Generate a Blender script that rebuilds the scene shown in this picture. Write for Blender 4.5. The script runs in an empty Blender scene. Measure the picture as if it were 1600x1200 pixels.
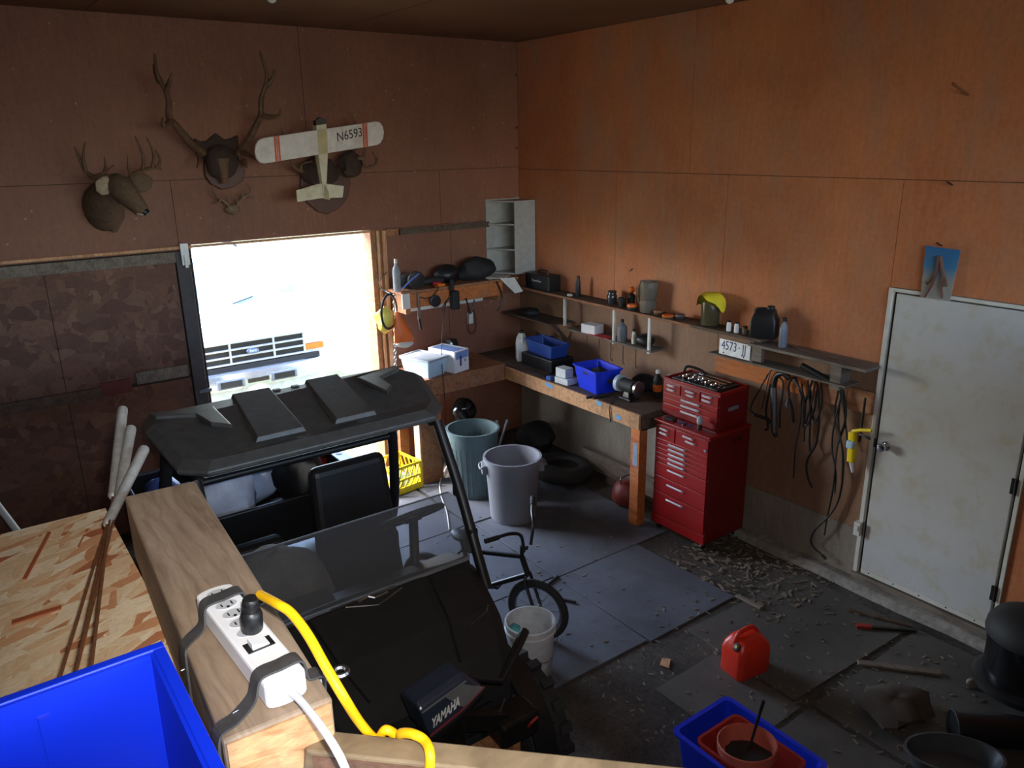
import bpy, math, random
from mathutils import Matrix, Vector
random.seed(7)
R = math.radians
S = bpy.context.scene
COL = S.collection

# ------------------------------------------------------------------ camera
YAW, PITCH, ROLL, FPX = 0.6265170, 0.3007563, -0.0166024, 1217.166
CAM = Vector((-4.93547, -6.63964, 3.11514))
_cy, _sy, _cp, _sp = math.cos(YAW), math.sin(YAW), math.cos(PITCH), math.sin(PITCH)
FW = Vector((_sy*_cp, _cy*_cp, -_sp)); _r = Vector((_cy, -_sy, 0)); _u = _r.cross(FW)
RT = math.cos(ROLL)*_r + math.sin(ROLL)*_u
UP = -math.sin(ROLL)*_r + math.cos(ROLL)*_u
cd = bpy.data.cameras.new('camera'); cam = bpy.data.objects.new('camera', cd); COL.objects.link(cam)
cd.sensor_fit = 'HORIZONTAL'; cd.sensor_width = 36.0; cd.lens = FPX/1600*36.0; cd.clip_start = 0.02; cd.clip_end = 500
m3 = Matrix((RT, UP, -FW)).transposed()
cam.matrix_world = Matrix.Translation(CAM) @ m3.to_4x4()
S.camera = cam

def ray(x, y): return FW + RT*((x-800)/FPX) - UP*((y-600)/FPX)
def onz(x, y, z): d = ray(x, y); return CAM + d*((z-CAM.z)/d.z)
def onx(x, y, X): d = ray(x, y); return CAM + d*((X-CAM.x)/d.x)
def ony(x, y, Y): d = ray(x, y); return CAM + d*((Y-CAM.y)/d.y)

# ------------------------------------------------------------------ light
S.view_settings.view_transform = 'Standard'; S.view_settings.look = 'None'
S.view_settings.gamma = 1.0; S.view_settings.use_curve_mapping = False
S.view_settings.exposure = 1.45
W = bpy.data.worlds.new('world'); S.world = W; W.use_nodes = True
wn = W.node_tree; wn.nodes.clear()
sky = wn.nodes.new('ShaderNodeTexSky'); sky.sky_type = 'NISHITA'; sky.sun_disc = False
sky.sun_elevation = R(52); sky.sun_rotation = R(-55); sky.air_density = 1.0; sky.dust_density = 2.0; sky.ozone_density = 1.0
bg = wn.nodes.new('ShaderNodeBackground'); bg.inputs['Strength'].default_value = 1.3
wo = wn.nodes.new('ShaderNodeOutputWorld')
wn.links.new(sky.outputs[0], bg.inputs[0]); wn.links.new(bg.outputs[0], wo.inputs[0])

def lamp(name, kind, loc, energy, col=(1, 1, 1), **kw):
    d = bpy.data.lights.new(name, kind); d.energy = energy; d.color = col
    for k, v in kw.items(): setattr(d, k, v)
    o = bpy.data.objects.new(name, d); COL.objects.link(o); o.location = loc
    return o
sun = lamp('sun', 'SUN', (3, -2, 12), 2.0, (1.0, 0.95, 0.88), angle=R(0.6))
sun.rotation_euler = Vector((-0.5, 0.35, 0.79)).to_track_quat('Z', 'Y').to_euler()
# the flash of the hand-held camera, just above the lens
flash = lamp('camera_flash', 'SPOT', CAM + UP*0.06 + RT*0.03, 58.0, (1.0, 0.97, 0.93), spot_size=R(100), spot_blend=1.0, shadow_soft_size=0.015)
flash.rotation_euler = cam.matrix_world.to_euler()

def portal(loc, rot, sx, sy):
    o = lamp('opening_portal', 'AREA', loc, 1.0); o.data.shape = 'RECTANGLE'; o.data.size = sx; o.data.size_y = sy
    o.rotation_euler = rot
    try: o.data.cycles.is_portal = True
    except Exception: bpy.data.objects.remove(o)
portal((-2.5, 0.16, 1.18), (R(-90), 0, 0), 1.7, 2.36)
portal((-3.0, -9.96, 3.1), (R(90), 0, 0), 5.7, 1.5)

# ------------------------------------------------------------------ materials
def lin(c): return tuple((v/255/12.92 if v/255 <= .04045 else ((v/255+.055)/1.055)**2.4) for v in c)
_M = {}
class NT:
    def __init__(s, m): s.t = m.node_tree; s.n = s.t.nodes; s.l = s.t.links
    def new(s, k, **kw):
        o = s.n.new(k)
        for a, v in kw.items():
            if isinstance(a, str) and hasattr(o, a): setattr(o, a, v)
        return o
    def lk(s, a, b): s.l.new(a, b)
def base(name):
    m = bpy.data.materials.new(name); m.use_nodes = True
    t = NT(m); b = m.node_tree.nodes['Principled BSDF']
    return m, t, b
def coords(t, scale=(1, 1, 1), rot=(0, 0, 0), loc=(0, 0, 0)):
    tc = t.new('ShaderNodeTexCoord'); mp = t.new('ShaderNodeMapping')
    mp.inputs['Scale'].default_value = scale; mp.inputs['Rotation'].default_value = rot; mp.inputs['Location'].default_value = loc
    t.lk(tc.outputs['Object'], mp.inputs['Vector']); return mp.outputs[0]
def noise(t, vec, scale, detail=4, rough=.6, dist=0):
    n = t.new('ShaderNodeTexNoise'); n.inputs['Scale'].default_value = scale; n.inputs['Detail'].default_value = detail
    n.inputs['Roughness'].default_value = rough; n.inputs['Distortion'].default_value = dist
    t.lk(vec, n.inputs['Vector']); return n
def ramp(t, fac, stops, interp='LINEAR'):
    r = t.new('ShaderNodeValToRGB'); e = r.color_ramp.elements; r.color_ramp.interpolation = interp
    while len(e) < len(stops): e.new(0.5)
    for i, (p, c) in enumerate(stops):
        e[i].position = p; e[i].color = (*c, 1)
    t.lk(fac, r.inputs[0]); return r.outputs[0]
def mixc(t, fac, a, b, mode='MIX'):
    m = t.new('ShaderNodeMixRGB'); m.blend_type = mode
    for i, v in ((0, fac), (1, a), (2, b)):
        if isinstance(v, (int, float)): m.inputs[i].default_value = v
        elif isinstance(v, tuple): m.inputs[i].default_value = (*v, 1)
        else: t.lk(v, m.inputs[i])
    return m.outputs[0]
def bumpn(t, b, h, strength, dist=.01):
    n = t.new('ShaderNodeBump'); n.inputs['Strength'].default_value = strength; n.inputs['Distance'].default_value = dist
    t.lk(h, n.inputs['Height']); t.lk(n.outputs[0], b.inputs['Normal'])
def mat(name, rgb, rough=.55, metal=0.0, var=.12, scale=14, bump=0.0, trans=0.0, ior=1.45, dirt=None):
    if name in _M: return _M[name]
    m, t, b = base(name); c = lin(rgb)
    b.inputs['Roughness'].default_value = rough; b.inputs['Metallic'].default_value = metal
    v = coords(t); n = noise(t, v, scale)
    col = ramp(t, n.outputs[0], [(.3, tuple(x*(1-var) for x in c)), (.7, tuple(min(1, x*(1+var)) for x in c))])
    if dirt:
        n2 = noise(t, v, 5, 6, .7)
        col = mixc(t, ramp(t, n2.outputs[0], [(.5, (0, 0, 0)), (.68, (.8, .8, .8))]), col, lin(dirt))
    t.lk(col, b.inputs['Base Color'])
    if bump: bumpn(t, b, n.outputs[0], bump)
    if trans: b.inputs['Transmission Weight'].default_value = trans; b.inputs['IOR'].default_value = ior
    _M[name] = m; return m
def ply(name, a, bb, pale, amt=.45, specks=0.0, loc=(0, 0, 0)):
    if name in _M: return _M[name]
    m, t, b = base(name); b.inputs['Roughness'].default_value = .62
    v = coords(t, loc=loc)
    big = noise(t, v, .9, 5, .62); col = ramp(t, big.outputs[0], [(.36, lin(a)), (.64, lin(bb))])
    gr = noise(t, coords(t, (14, 14, 1.6)), 3, 5, .6, .6)
    col = mixc(t, .22, col, ramp(t, gr.outputs[0], [(.3, (.25, .2, .18)), (.7, (1, 1, 1))]), 'MULTIPLY')
    st = noise(t, coords(t, (2.2, 2.2, .9), loc=(3, 1, 5)), 1.0, 7, .68)
    col = mixc(t, ramp(t, st.outputs[0], [(.47, (0, 0, 0)), (.66, (amt, amt, amt))]), col, lin(pale))
    sm = noise(t, v, 30, 3, .7)
    col = mixc(t, .25, col, ramp(t, sm.outputs[0], [(.35, (.55, .5, .48)), (.6, (1, 1, 1))]), 'MULTIPLY')
    if specks:
        vo = t.new('ShaderNodeTexVoronoi'); vo.inputs['Scale'].default_value = 9; t.lk(v, vo.inputs['Vector'])
        col = mixc(t, ramp(t, vo.outputs['Distance'], [(.0, (specks,)*3), (.09, (0, 0, 0))]), col, lin((205, 190, 175)))
    t.lk(col, b.inputs['Base Color']); bumpn(t, b, gr.outputs[0], .15, .003)
    _M[name] = m; return m
def osb(name, tones, scale=1.0, rough=.55):
    if name in _M: return _M[name]
    m, t, b = base(name); b.inputs['Roughness'].default_value = rough
    col = None; hh = None
    warp = noise(t, coords(t), 6*scale, 3)
    for k, (ang, sx, sy) in enumerate(((12, 34, 8), (75, 30, 7), (-38, 34, 9), (142, 28, 7.5), (110, 36, 10), (-18, 30, 9))):
        vec = coords(t, (sy*scale, sx*scale, sx*scale), (0, 0, 0), (k*3.1, k*1.7, 0))
        rt = t.new('ShaderNodeVectorRotate'); rt.rotation_type = 'Z_AXIS'; rt.inputs['Angle'].default_value = R(ang)
        tc = coords(t); t.lk(tc, rt.inputs['Vector'])
        mp = t.new('ShaderNodeMapping'); mp.inputs['Scale'].default_value = (sy*scale, sx*scale, 20*scale); mp.inputs['Location'].default_value = (k*3.1, k*1.7, 0)
        t.lk(rt.outputs[0], mp.inputs[0])
        wv = mixc(t, .10, mp.outputs[0], warp.outputs['Color'], 'ADD')
        vo = t.new('ShaderNodeTexVoronoi'); vo.inputs['Scale'].default_value = 1; t.lk(wv, vo.inputs['Vector'])
        sep = t.new('ShaderNodeSeparateColor'); t.lk(vo.outputs['Color'], sep.inputs[0])
        ck = ramp(t, sep.outputs[0], [(i/(len(tones)-1)*.98, lin(c)) for i, c in enumerate(tones)])
        gm = noise(t, mp.outputs[0], 3, 3)
        ck = mixc(t, .2, ck, ramp(t, gm.outputs[0], [(.3, (.45, .35, .3)), (.65, (1, 1, 1))]), 'MULTIPLY')
        if col is None: col = ck; hh = sep.outputs[1]
        else:
            th = t.new('ShaderNodeMath'); th.operation = 'GREATER_THAN'; th.inputs[1].default_value = .55; t.lk(sep.outputs[1], th.inputs[0])
            col = mixc(t, th.outputs[0], col, ck)
    fn = noise(t, coords(t, (1, 4, 1)), 60*scale, 4, .7); col = mixc(t, .3, col, ramp(t, fn.outputs[0], [(.36, (.5, .4, .33)), (.5, (1, 1, 1))]), 'MULTIPLY')
    t.lk(col, b.inputs['Base Color']); bumpn(t, b, col, .25, .004)
    _M[name] = m; return m
def timber(name, a, c, dark, sc=(9, 1.2, 9), rough=.75):
    if name in _M: return _M[name]
    m, t, b = base(name); b.inputs['Roughness'].default_value = rough
    v = coords(t, sc); n = noise(t, v, 2.2, 6, .65, 1.2)
    col = ramp(t, n.outputs[0], [(.28, lin(dark)), (.42, lin(a)), (.62, lin(c)), (.8, lin(a))])
    w = t.new('ShaderNodeTexWave'); w.wave_type = 'BANDS'; w.bands_direction = 'X'; w.inputs['Scale'].default_value = 2.4
    w.inputs['Distortion'].default_value = 9; w.inputs['Detail'].default_value = 3; w.inputs['Detail Scale'].default_value = 1.2
    t.lk(coords(t, (sc[0]*.55, sc[1]*1.5, sc[2]*.55)), w.inputs['Vector'])
    col = mixc(t, .22, col, ramp(t, w.outputs[0], [(.0, (.35, .28, .22)), (.4, (1, 1, 1))]), 'MULTIPLY')
    s2 = noise(t, coords(t), 7, 5, .7); col = mixc(t, ramp(t, s2.outputs[0], [(.5, (0, 0, 0)), (.75, (.5, .5, .5))]), col, lin((120, 108, 96)))
    t.lk(col, b.inputs['Base Color']); bumpn(t, b, n.outputs[0], .3, .004)
    _M[name] = m; return m

M_wall = ply('plywood_orange', (176, 104, 64), (202, 126, 80), (156, 126, 106), .5)
M_wallb = ply('plywood_brown', (124, 78, 58), (144, 92, 68), (126, 98, 82), .25, .55, (4, 2, 1))
M_tan = ply('plywood_tan', (132, 98, 74), (148, 112, 86), (140, 118, 100), .12, 0, (1, 7, 2))
M_greywall = ply('board_grey_lit', (128, 118, 106), (150, 140, 126), (170, 164, 152), .5, 0, (8, 2, 2))  # dusty grey whitening that is mostly light, put into the board colour
M_ceil = ply('ceiling_board', (110, 74, 48), (128, 88, 58), (120, 100, 84), .25)
M_core = mat('wall_core_dark', (52, 40, 32), .9)
M_osb = osb('osb_bright', [(176, 104, 68), (222, 168, 122), (232, 196, 154), (242, 218, 182), (246, 228, 196), (228, 190, 146), (234, 206, 166), (246, 230, 198)], 1.4)
M_osbd = osb('osb_dark', [(84, 52, 42), (104, 68, 52), (116, 80, 62), (92, 60, 46), (124, 90, 70)], .55, .7)
M_timber = timber('weathered_timber', (134, 112, 92), (158, 136, 114), (100, 82, 66))
M_timber2 = timber('weathered_rail', (116, 98, 74), (142, 122, 94), (88, 68, 50), (2.5, 2.5, 12))
M_endgrain = timber('end_grain', (196, 140, 92), (222, 174, 122), (150, 98, 62), (5, 5, 22))
M_stud = timber('lumber_warm', (190, 142, 104), (214, 168, 128), (150, 104, 72), (9, 9, 1.4))
M_oldwood = timber('lumber_old', (142, 92, 60), (164, 112, 76), (100, 62, 42), (9, 1.4, 9))
M_orangewood = timber('lumber_orange', (176, 98, 46), (194, 116, 60), (138, 72, 34), (9, 1.2, 9))
M_greywood = timber('lumber_grey', (104, 94, 84), (126, 116, 104), (74, 66, 58), (9, 1.2, 9))
M_darkwood = timber('lumber_dark', (74, 58, 46), (92, 74, 60), (52, 40, 32), (9, 1.2, 9))
M_black = mat('black_plastic', (26, 26, 28), .42)
M_blackm = mat('black_matte', (30, 30, 31), .7, var=.2)
M_rubber = mat('rubber', (34, 34, 35), .75, var=.25, scale=30, bump=.2)
M_strap = mat('rubber_strap', (62, 60, 60), .6, var=.25, scale=40, bump=.15)
M_roof = mat('utv_roof', (80, 78, 75), .42, var=.2, scale=20, bump=.05)
M_red = mat('tool_red', (140, 20, 20), .32, var=.06)
M_redd = mat('dull_red', (150, 40, 34), .5)
M_chrome = mat('chrome', (215, 215, 218), .18, 1.0, var=.05)
M_steel = mat('steel', (150, 150, 152), .38, 1.0, var=.15)
M_dsteel = mat('dark_steel', (70, 68, 66), .45, .9, var=.25)
M_rust = mat('rusty_rod', (120, 76, 46), .7, .35, var=.3, scale=60)
M_alu = mat('cast_aluminium', (176, 174, 170), .5, .55, var=.18, scale=50, bump=.1)
M_white = mat('white_plastic', (232, 232, 234), .38, var=.03)
M_whitep = mat('white_paint', (206, 204, 196), .55, var=.06, scale=3, dirt=(188, 182, 168))
M_door = mat('door_paint', (190, 190, 188), .5, var=.05, scale=2, dirt=(176, 168, 142))
M_greyw = mat('grey_slot', (176, 178, 182), .5)
M_blue = mat('blue_plastic', (12, 46, 206), .36, var=.06, scale=3)
M_blue2 = mat('blue_bin_plastic', (22, 52, 214), .4, var=.06)
M_dblue = mat('blue_tray', (36, 66, 140), .45)
M_lblue = mat('pale_blue_bin', (178, 204, 222), .45, var=.05)
M_yellow = mat('yellow_cord', (246, 190, 20), .45, var=.06, scale=40)
M_crate = mat('crate_yellow', (236, 206, 20), .45)
M_ycloth = mat('yellow_cloth', (226, 206, 40), .8)
M_orange = mat('orange_plastic', (226, 110, 30), .45)
M_bago = mat('orange_bag', (236, 116, 50), .5)
M_bagy = mat('yellow_bag', (224, 206, 90), .5)
M_gas = mat('gas_can_red', (206, 48, 30), .36, var=.05)
M_terr = mat('flower_pot', (176, 84, 66), .6)
M_green = mat('green_can', (84, 104, 108), .55)
M_greycan = mat('grey_can', (128, 130, 138), .5, var=.05)
M_conc = mat('concrete', (140, 136, 128), .9, var=.3, scale=18, bump=.4, dirt=(92, 86, 80))
M_fur = mat('deer_fur', (104, 84, 66), .9, var=.25, scale=26, bump=.5)
M_furl = mat('deer_fur_pale', (168, 150, 130), .9, var=.2, scale=40)
M_furd = mat('elk_dark', (58, 42, 34), .85, var=.25, scale=30, bump=.3)
M_antler = mat('antler', (96, 70, 50), .6, var=.35, scale=22, bump=.2)
M_antlerp = mat('antler_pale', (116, 92, 72), .6, var=.3, scale=22)
M_shield = mat('plaque_wood', (84, 50, 38), .5, var=.2)
M_glass = mat('clear_plastic', (235, 240, 242), .08, 0, .01, trans=.95, ior=1.2)
M_smoke = mat('dark_glass', (60, 60, 62), .15)
M_fabric = mat('grey_fabric', (158, 150, 138), .9, var=.2, scale=10, bump=.3)
M_camo = mat('camo_fabric', (96, 96, 78), .9, var=.4, scale=9)
M_seat = mat('seat_vinyl', (24, 24, 25), .5)
M_paper = mat('paper', (214, 210, 200), .8)
M_truck = mat('truck_white', (212, 216, 222), .3, var=.02)
M_tglass = mat('truck_glass', (116, 144, 160), .1, .2)
M_amber = mat('amber_lens', (226, 120, 50), .25)
M_lens = mat('lamp_lens', (226, 226, 222), .15)
M_bluecl = mat('blue_white_plastic', (176, 196, 232), .35, var=.15)
M_cowl = mat('cowl_blue_black', (48, 54, 70), .25, var=.1)
M_silver = mat('silver_decal', (150, 152, 156), .35, .5)
M_brown = mat('brown_rubber', (92, 64, 48), .7)
M_teal = mat('teal_rag', (90, 180, 190), .8)
M_bottle = mat('bottle_grey', (120, 128, 140), .4)
M_offw = mat('balsa_cream', (206, 198, 170), .55, var=.1, dirt=(170, 156, 110))
M_text = mat('print_black', (24, 24, 26), .6)
M_textb = mat('print_blue', (40, 60, 110), .6)
M_purple = mat('red_purple', (110, 30, 40), .5)
def grass_mat():
    m, t, b = base('dry_grass'); b.inputs['Roughness'].default_value = .95
    n = noise(t, coords(t), 1.2, 8, .75); n2 = noise(t, coords(t), 22, 4, .7)
    c = ramp(t, n.outputs[0], [(.35, lin((88, 94, 58))), (.5, lin((120, 118, 82))), (.65, lin((146, 138, 108)))])
    c = mixc(t, .5, c, ramp(t, n2.outputs[0], [(.35, (.4, .42, .3)), (.65, (1, 1, 1))]), 'MULTIPLY')
    t.lk(c, b.inputs['Base Color']); bumpn(t, b, n2.outputs[0], .6, .05); return m
def dirt_mat():
    m, t, b = base('dirt_floor'); b.inputs['Roughness'].default_value = .95
    n = noise(t, coords(t), 1.6, 8, .7); n2 = noise(t, coords(t), 34, 5, .75)
    c = ramp(t, n.outputs[0], [(.35, lin((58, 54, 50))), (.55, lin((84, 78, 72))), (.7, lin((104, 98, 90)))])
    c = mixc(t, .7, c, ramp(t, n2.outputs[0], [(.36, (.25, .24, .22)), (.55, (.9, .9, .9)), (.72, (1, 1, 1))]), 'MULTIPLY')
    t.lk(c, b.inputs['Base Color']); bumpn(t, b, n2.outputs[0], .8, .02); return m
def sheet_mat(name, a, bb):
    m, t, b = base(name); b.inputs['Roughness'].default_value = .6
    n = noise(t, coords(t), 1.8, 7, .68); n2 = noise(t, coords(t), 16, 5, .75)
    c = ramp(t, n.outputs[0], [(.35, lin(a)), (.65, lin(bb))])
    c = mixc(t, ramp(t, n2.outputs[0], [(.56, (0, 0, 0)), (.74, (.7, .7, .7))]), c, lin((70, 64, 58)))
    vo = t.new('ShaderNodeTexVoronoi'); vo.inputs['Scale'].default_value = 7; t.lk(coords(t), vo.inputs['Vector'])
    c = mixc(t, ramp(t, vo.outputs['Distance'], [(.0, (.9, .9, .9)), (.07, (0, 0, 0))]), c, lin((40, 36, 34)))
    t.lk(c, b.inputs['Base Color']); bumpn(t, b, n2.outputs[0], .15, .004); return m
M_grass = grass_mat(); M_dirt = dirt_mat()
M_sheet = sheet_mat('floor_sheet_grey', (70, 75, 84), (92, 97, 106))
M_sheet2 = sheet_mat('floor_sheet_dark', (70, 68, 65), (90, 87, 83))

# ------------------------------------------------------------------ mesh helpers
class MB:
    def __init__(s, M=None): s.v = []; s.f = []; s.M = M or Matrix()
    def add(s, vs, fs):
        o = len(s.v); s.v += [s.M @ Vector(p) for p in vs]; s.f += [tuple(i+o for i in f) for f in fs]; return s
    def box(s, x0, x1, y0, y1, z0, z1):
        return s.add([(x0, y0, z0), (x1, y0, z0), (x1, y1, z0), (x0, y1, z0), (x0, y0, z1), (x1, y0, z1), (x1, y1, z1), (x0, y1, z1)],
                     [(3, 2, 1, 0), (4, 5, 6, 7), (0, 1, 5, 4), (1, 2, 6, 5), (2, 3, 7, 6), (3, 0, 4, 7)])
    def cbox(s, c, d): return s.box(c[0]-d[0]/2, c[0]+d[0]/2, c[1]-d[1]/2, c[1]+d[1]/2, c[2]-d[2]/2, c[2]+d[2]/2)
    def hexa(s, b, t):  # two quads, bottom and top, same winding (ccw seen from above)
        return s.add(list(b)+list(t), [(3, 2, 1, 0), (4, 5, 6, 7), (0, 1, 5, 4), (1, 2, 6, 5), (2, 3, 7, 6), (3, 0, 4, 7)])
    def beam(s, p, q, w, h, up=(0, 0, 1)):
        p, q = Vector(p), Vector(q); d = (q-p).normalized(); up = Vector(up)
        a = d.cross(up)
        if a.length < 1e-4: a = d.cross(Vector((1, 0, 0)))
        a.normalize(); b = a.cross(d)
        r = [(-w/2, -h/2), (w/2, -h/2), (w/2, h/2), (-w/2, h/2)]
        return s.add([p+a*x+b*y for x, y in r]+[q+a*x+b*y for x, y in r], [(0, 1, 2, 3), (7, 6, 5, 4), (1, 0, 4, 5), (2, 1, 5, 6), (3, 2, 6, 7), (0, 3, 7, 4)])
    def loft(s, rings, cap=True, close=False):
        n = len(rings[0]); vs = [p for r in rings for p in r]; fs = []
        k = len(rings)
        for i in range(k if close else k-1):
            j = (i+1) % k
            for a in range(n):
                b = (a+1) % n; fs.append((i*n+a, i*n+b, j*n+b, j*n+a))
        if cap and not close: fs.append(tuple(reversed(range(n)))); fs.append(tuple((k-1)*n+a for a in range(n)))
        return s.add(vs, fs)
    def tube(s, pts, r, n=8, closed=False, flat=1.0):
        pts = [Vector(p) for p in pts]; k = len(pts); rings = []
        rr = r if isinstance(r, (list, tuple)) else [r]*k
        prev = None
        for i, p in enumerate(pts):
            if closed: d = pts[(i+1) % k]-pts[i-1]
            else: d = pts[min(i+1, k-1)]-pts[max(i-1, 0)]
            d.normalize()
            if prev is None:
                a = d.cross(Vector((0, 0, 1)))
                if a.length < .05: a = d.cross(Vector((1, 0, 0)))
            else: a = prev-d*prev.dot(d)
            a.normalize(); prev = a.copy(); b = d.cross(a)
            rings.append([p+(a*math.cos(t)+b*math.sin(t)*flat)*rr[i] for t in (2*math.pi*j/n for j in range(n))])
        return s.loft(rings, True, closed)
    def lathe(s, prof, c=(0, 0, 0), n=24, sy=1.0):
        rings = [[(c[0]+r*math.cos(2*math.pi*j/n), c[1]+sy*r*math.sin(2*math.pi*j/n), c[2]+z) for j in range(n)] for r, z in prof]
        return s.loft(rings, True)
    def prism(s, poly, h, z0=0):
        n = len(poly)
        return s.add([(x, y, z0) for x, y in poly]+[(x, y, z0+h) for x, y in poly],
                     [tuple(reversed(range(n))), tuple(range(n, 2*n))]+[(i, (i+1) % n, n+(i+1) % n, n+i) for i in range(n)])
    def blob(s, c, d, nz=.12, seed=1, n=14, m=9, flat=0.0):
        rnd = random.Random(seed); ph = [rnd.uniform(0, 6.28) for _ in range(6)]
        rings = []
        for i in range(m+1):
            th = math.pi*(i+.02)/(m+.04); ring = []
            for j in range(n):
                a = 2*math.pi*j/n
                k = 1+nz*(math.sin(3*a+ph[0]+2*th)+.7*math.sin(5*a+ph[1]-3*th)+.6*math.sin(4*th+ph[2]+2*a))
                x, y, z = math.sin(th)*math.cos(a)*k, math.sin(th)*math.sin(a)*k, math.cos(th)*(1+.5*nz*math.sin(2*a+ph[3]))
                if flat and z < -flat: z = -flat
                ring.append((c[0]+x*d[0], c[1]+y*d[1], c[2]+z*d[2]))
            rings.append(list(reversed(ring)))
        return s.loft(rings, True)
    def torus(s, c, Rr, r, ax=(0, 0, 1), n=28, m=8, sy=1.0):
        ax = Vector(ax).normalized(); a = ax.orthogonal().normalized(); b = ax.cross(a); c = Vector(c)
        return s.tube([c+a*Rr*math.cos(t)+b*Rr*sy*math.sin(t) for t in (2*math.pi*i/n for i in range(n))], r, m, True)
    def build(s, name, m, parent=None, smooth=False, bevel=0, label=None, seg=2, sub=0, solid=0):
        o_ = Vector((0, 0, 0)); p = parent
        while p is not None: o_ += p.location; p = p.parent
        me = bpy.data.meshes.new(name); me.from_pydata([tuple(v-o_) for v in s.v], [], s.f)
        me.materials.append(m); me.validate(); me.update()
        if smooth: me.polygons.foreach_set('use_smooth', [True]*len(me.polygons))
        o = bpy.data.objects.new(name, me); COL.objects.link(o); o.parent = parent
        if solid:
            md = o.modifiers.new('solid', 'SOLIDIFY'); md.thickness = solid; md.offset = -1
        if bevel:
            md = o.modifiers.new('bevel', 'BEVEL'); md.width = bevel; md.segments = seg; md.limit_method = 'ANGLE'; md.angle_limit = R(40)
        if sub:
            md = o.modifiers.new('sub', 'SUBSURF'); md.levels = sub; md.render_levels = sub
        if smooth and not sub:
            md = o.modifiers.new('split', 'EDGE_SPLIT'); md.split_angle = R(42)
        if label: o['label'] = label
        return o
def frame(o, ex, ey=None, ez=None):
    ex = Vector(ex).normalized()
    if ez is None: ey = Vector(ey); ez = ex.cross(ey).normalized(); ey = ez.cross(ex)
    else: ez = Vector(ez); ey = ez.cross(ex).normalized(); ez = ex.cross(ey)
    m = Matrix((ex, ey, ez)).transposed().to_4x4(); m.translation = Vector(o); return m
def T(x, y, z, rz=0, rx=0, ry=0):
    return Matrix.Translation((x, y, z)) @ Matrix.Rotation(R(rz), 4, 'Z') @ Matrix.Rotation(R(ry), 4, 'Y') @ Matrix.Rotation(R(rx), 4, 'X')
def tag(o, label, cat, group=None, kind=None):
    if label: o['label'] = label
    if cat: o['category'] = cat
    if group: o['group'] = group
    if kind: o['kind'] = kind
    return o
def thing(name, label, cat, loc=(0, 0, 0), group=None):
    o = bpy.data.objects.new(name, None); COL.objects.link(o); o.location = loc; o.empty_display_size = .05
    return tag(o, label, cat, group)
def struct(o, label=None):
    o['kind'] = 'structure'
    if label: o['label'] = label
    return o
def sroot(name, label=None, loc=(0, 0, 0)):
    o = bpy.data.objects.new(name, None); COL.objects.link(o); o.location = loc; return struct(o, label)
def text(s, size, Mx, m, parent, name='lettering', ext=.001, align='CENTER', bold=0, sx=1.0):
    cu = bpy.data.curves.new('txt', 'FONT'); cu.body = s; cu.size = size; cu.extrude = ext; cu.align_x = align; cu.align_y = 'CENTER'; cu.offset = bold
    ob = bpy.data.objects.new('txt', cu); COL.objects.link(ob)
    dg = bpy.context.evaluated_depsgraph_get(); me = bpy.data.meshes.new_from_object(ob.evaluated_get(dg))
    bpy.data.objects.remove(ob)
    b = MB(Mx); b.add([(v.co.x*sx, v.co.y, v.co.z) for v in me.vertices], [tuple(p.vertices) for p in me.polygons])
    return b.build(name, m, parent)
# ================================================================== STRUCTURE
H = 4.05; SEAM = 2.855
g = MB(); g.box(-60, 60, -60, 90, -.5, -.28); struct(g.build('outside_ground', M_grass), 'dry pale grass outside the garage door')
fl = MB(); fl.box(-7.6, .02, -10.05, .12, -.12, 0); floor = struct(fl.build('floor', M_dirt), 'dark dirt floor of the workshop')
def sheets(lst, m, t=.011, dz=0.0):
    for (x0, x1, y0, y1, rz) in lst:
        b = MB(T((x0+x1)/2, (y0+y1)/2, dz, rz)); w, d = (x1-x0)/2, (y1-y0)/2
        b.box(-w, w, -d, d, .0, t); b.build('panel', m, floor, bevel=.002)
sheets([(-1.69, -.85, -3.64, -2.68, .6), (-2.95, -1.70, -3.62, -2.66, -.4), (-1.69, -.47, -2.67, -1.58, 0.3), (-2.95, -1.70, -2.65, -1.57, .3), (-1.72, -.62, -1.56, -.62, -.5), (-3.0, -1.75, -1.56, -.60, .4)], M_sheet)
sheets([(-2.0, -1.46, -4.6, -3.98, 1), (-1.42, -.22, -4.56, -3.72, -2), (-1.38, -.2, -5.75, -4.62, .5), (-2.62, -1.42, -5.8, -4.64, 1)], M_sheet2, .009)

# ceiling
c = MB(); c.box(-7.6, .15, -10.05, .15, H+.02, H+.15); ceil = struct(c.build('ceiling', M_core), 'dark brown board ceiling')
for xi in range(4):
    for yi in range(5):
        b = MB(); x1 = -.0-xi*1.9; y1 = -.0-yi*2.0
        b.box(x1-1.894, x1, y1-1.995, y1, H, H+.02); b.build('panel', M_ceil, ceil)

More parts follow.
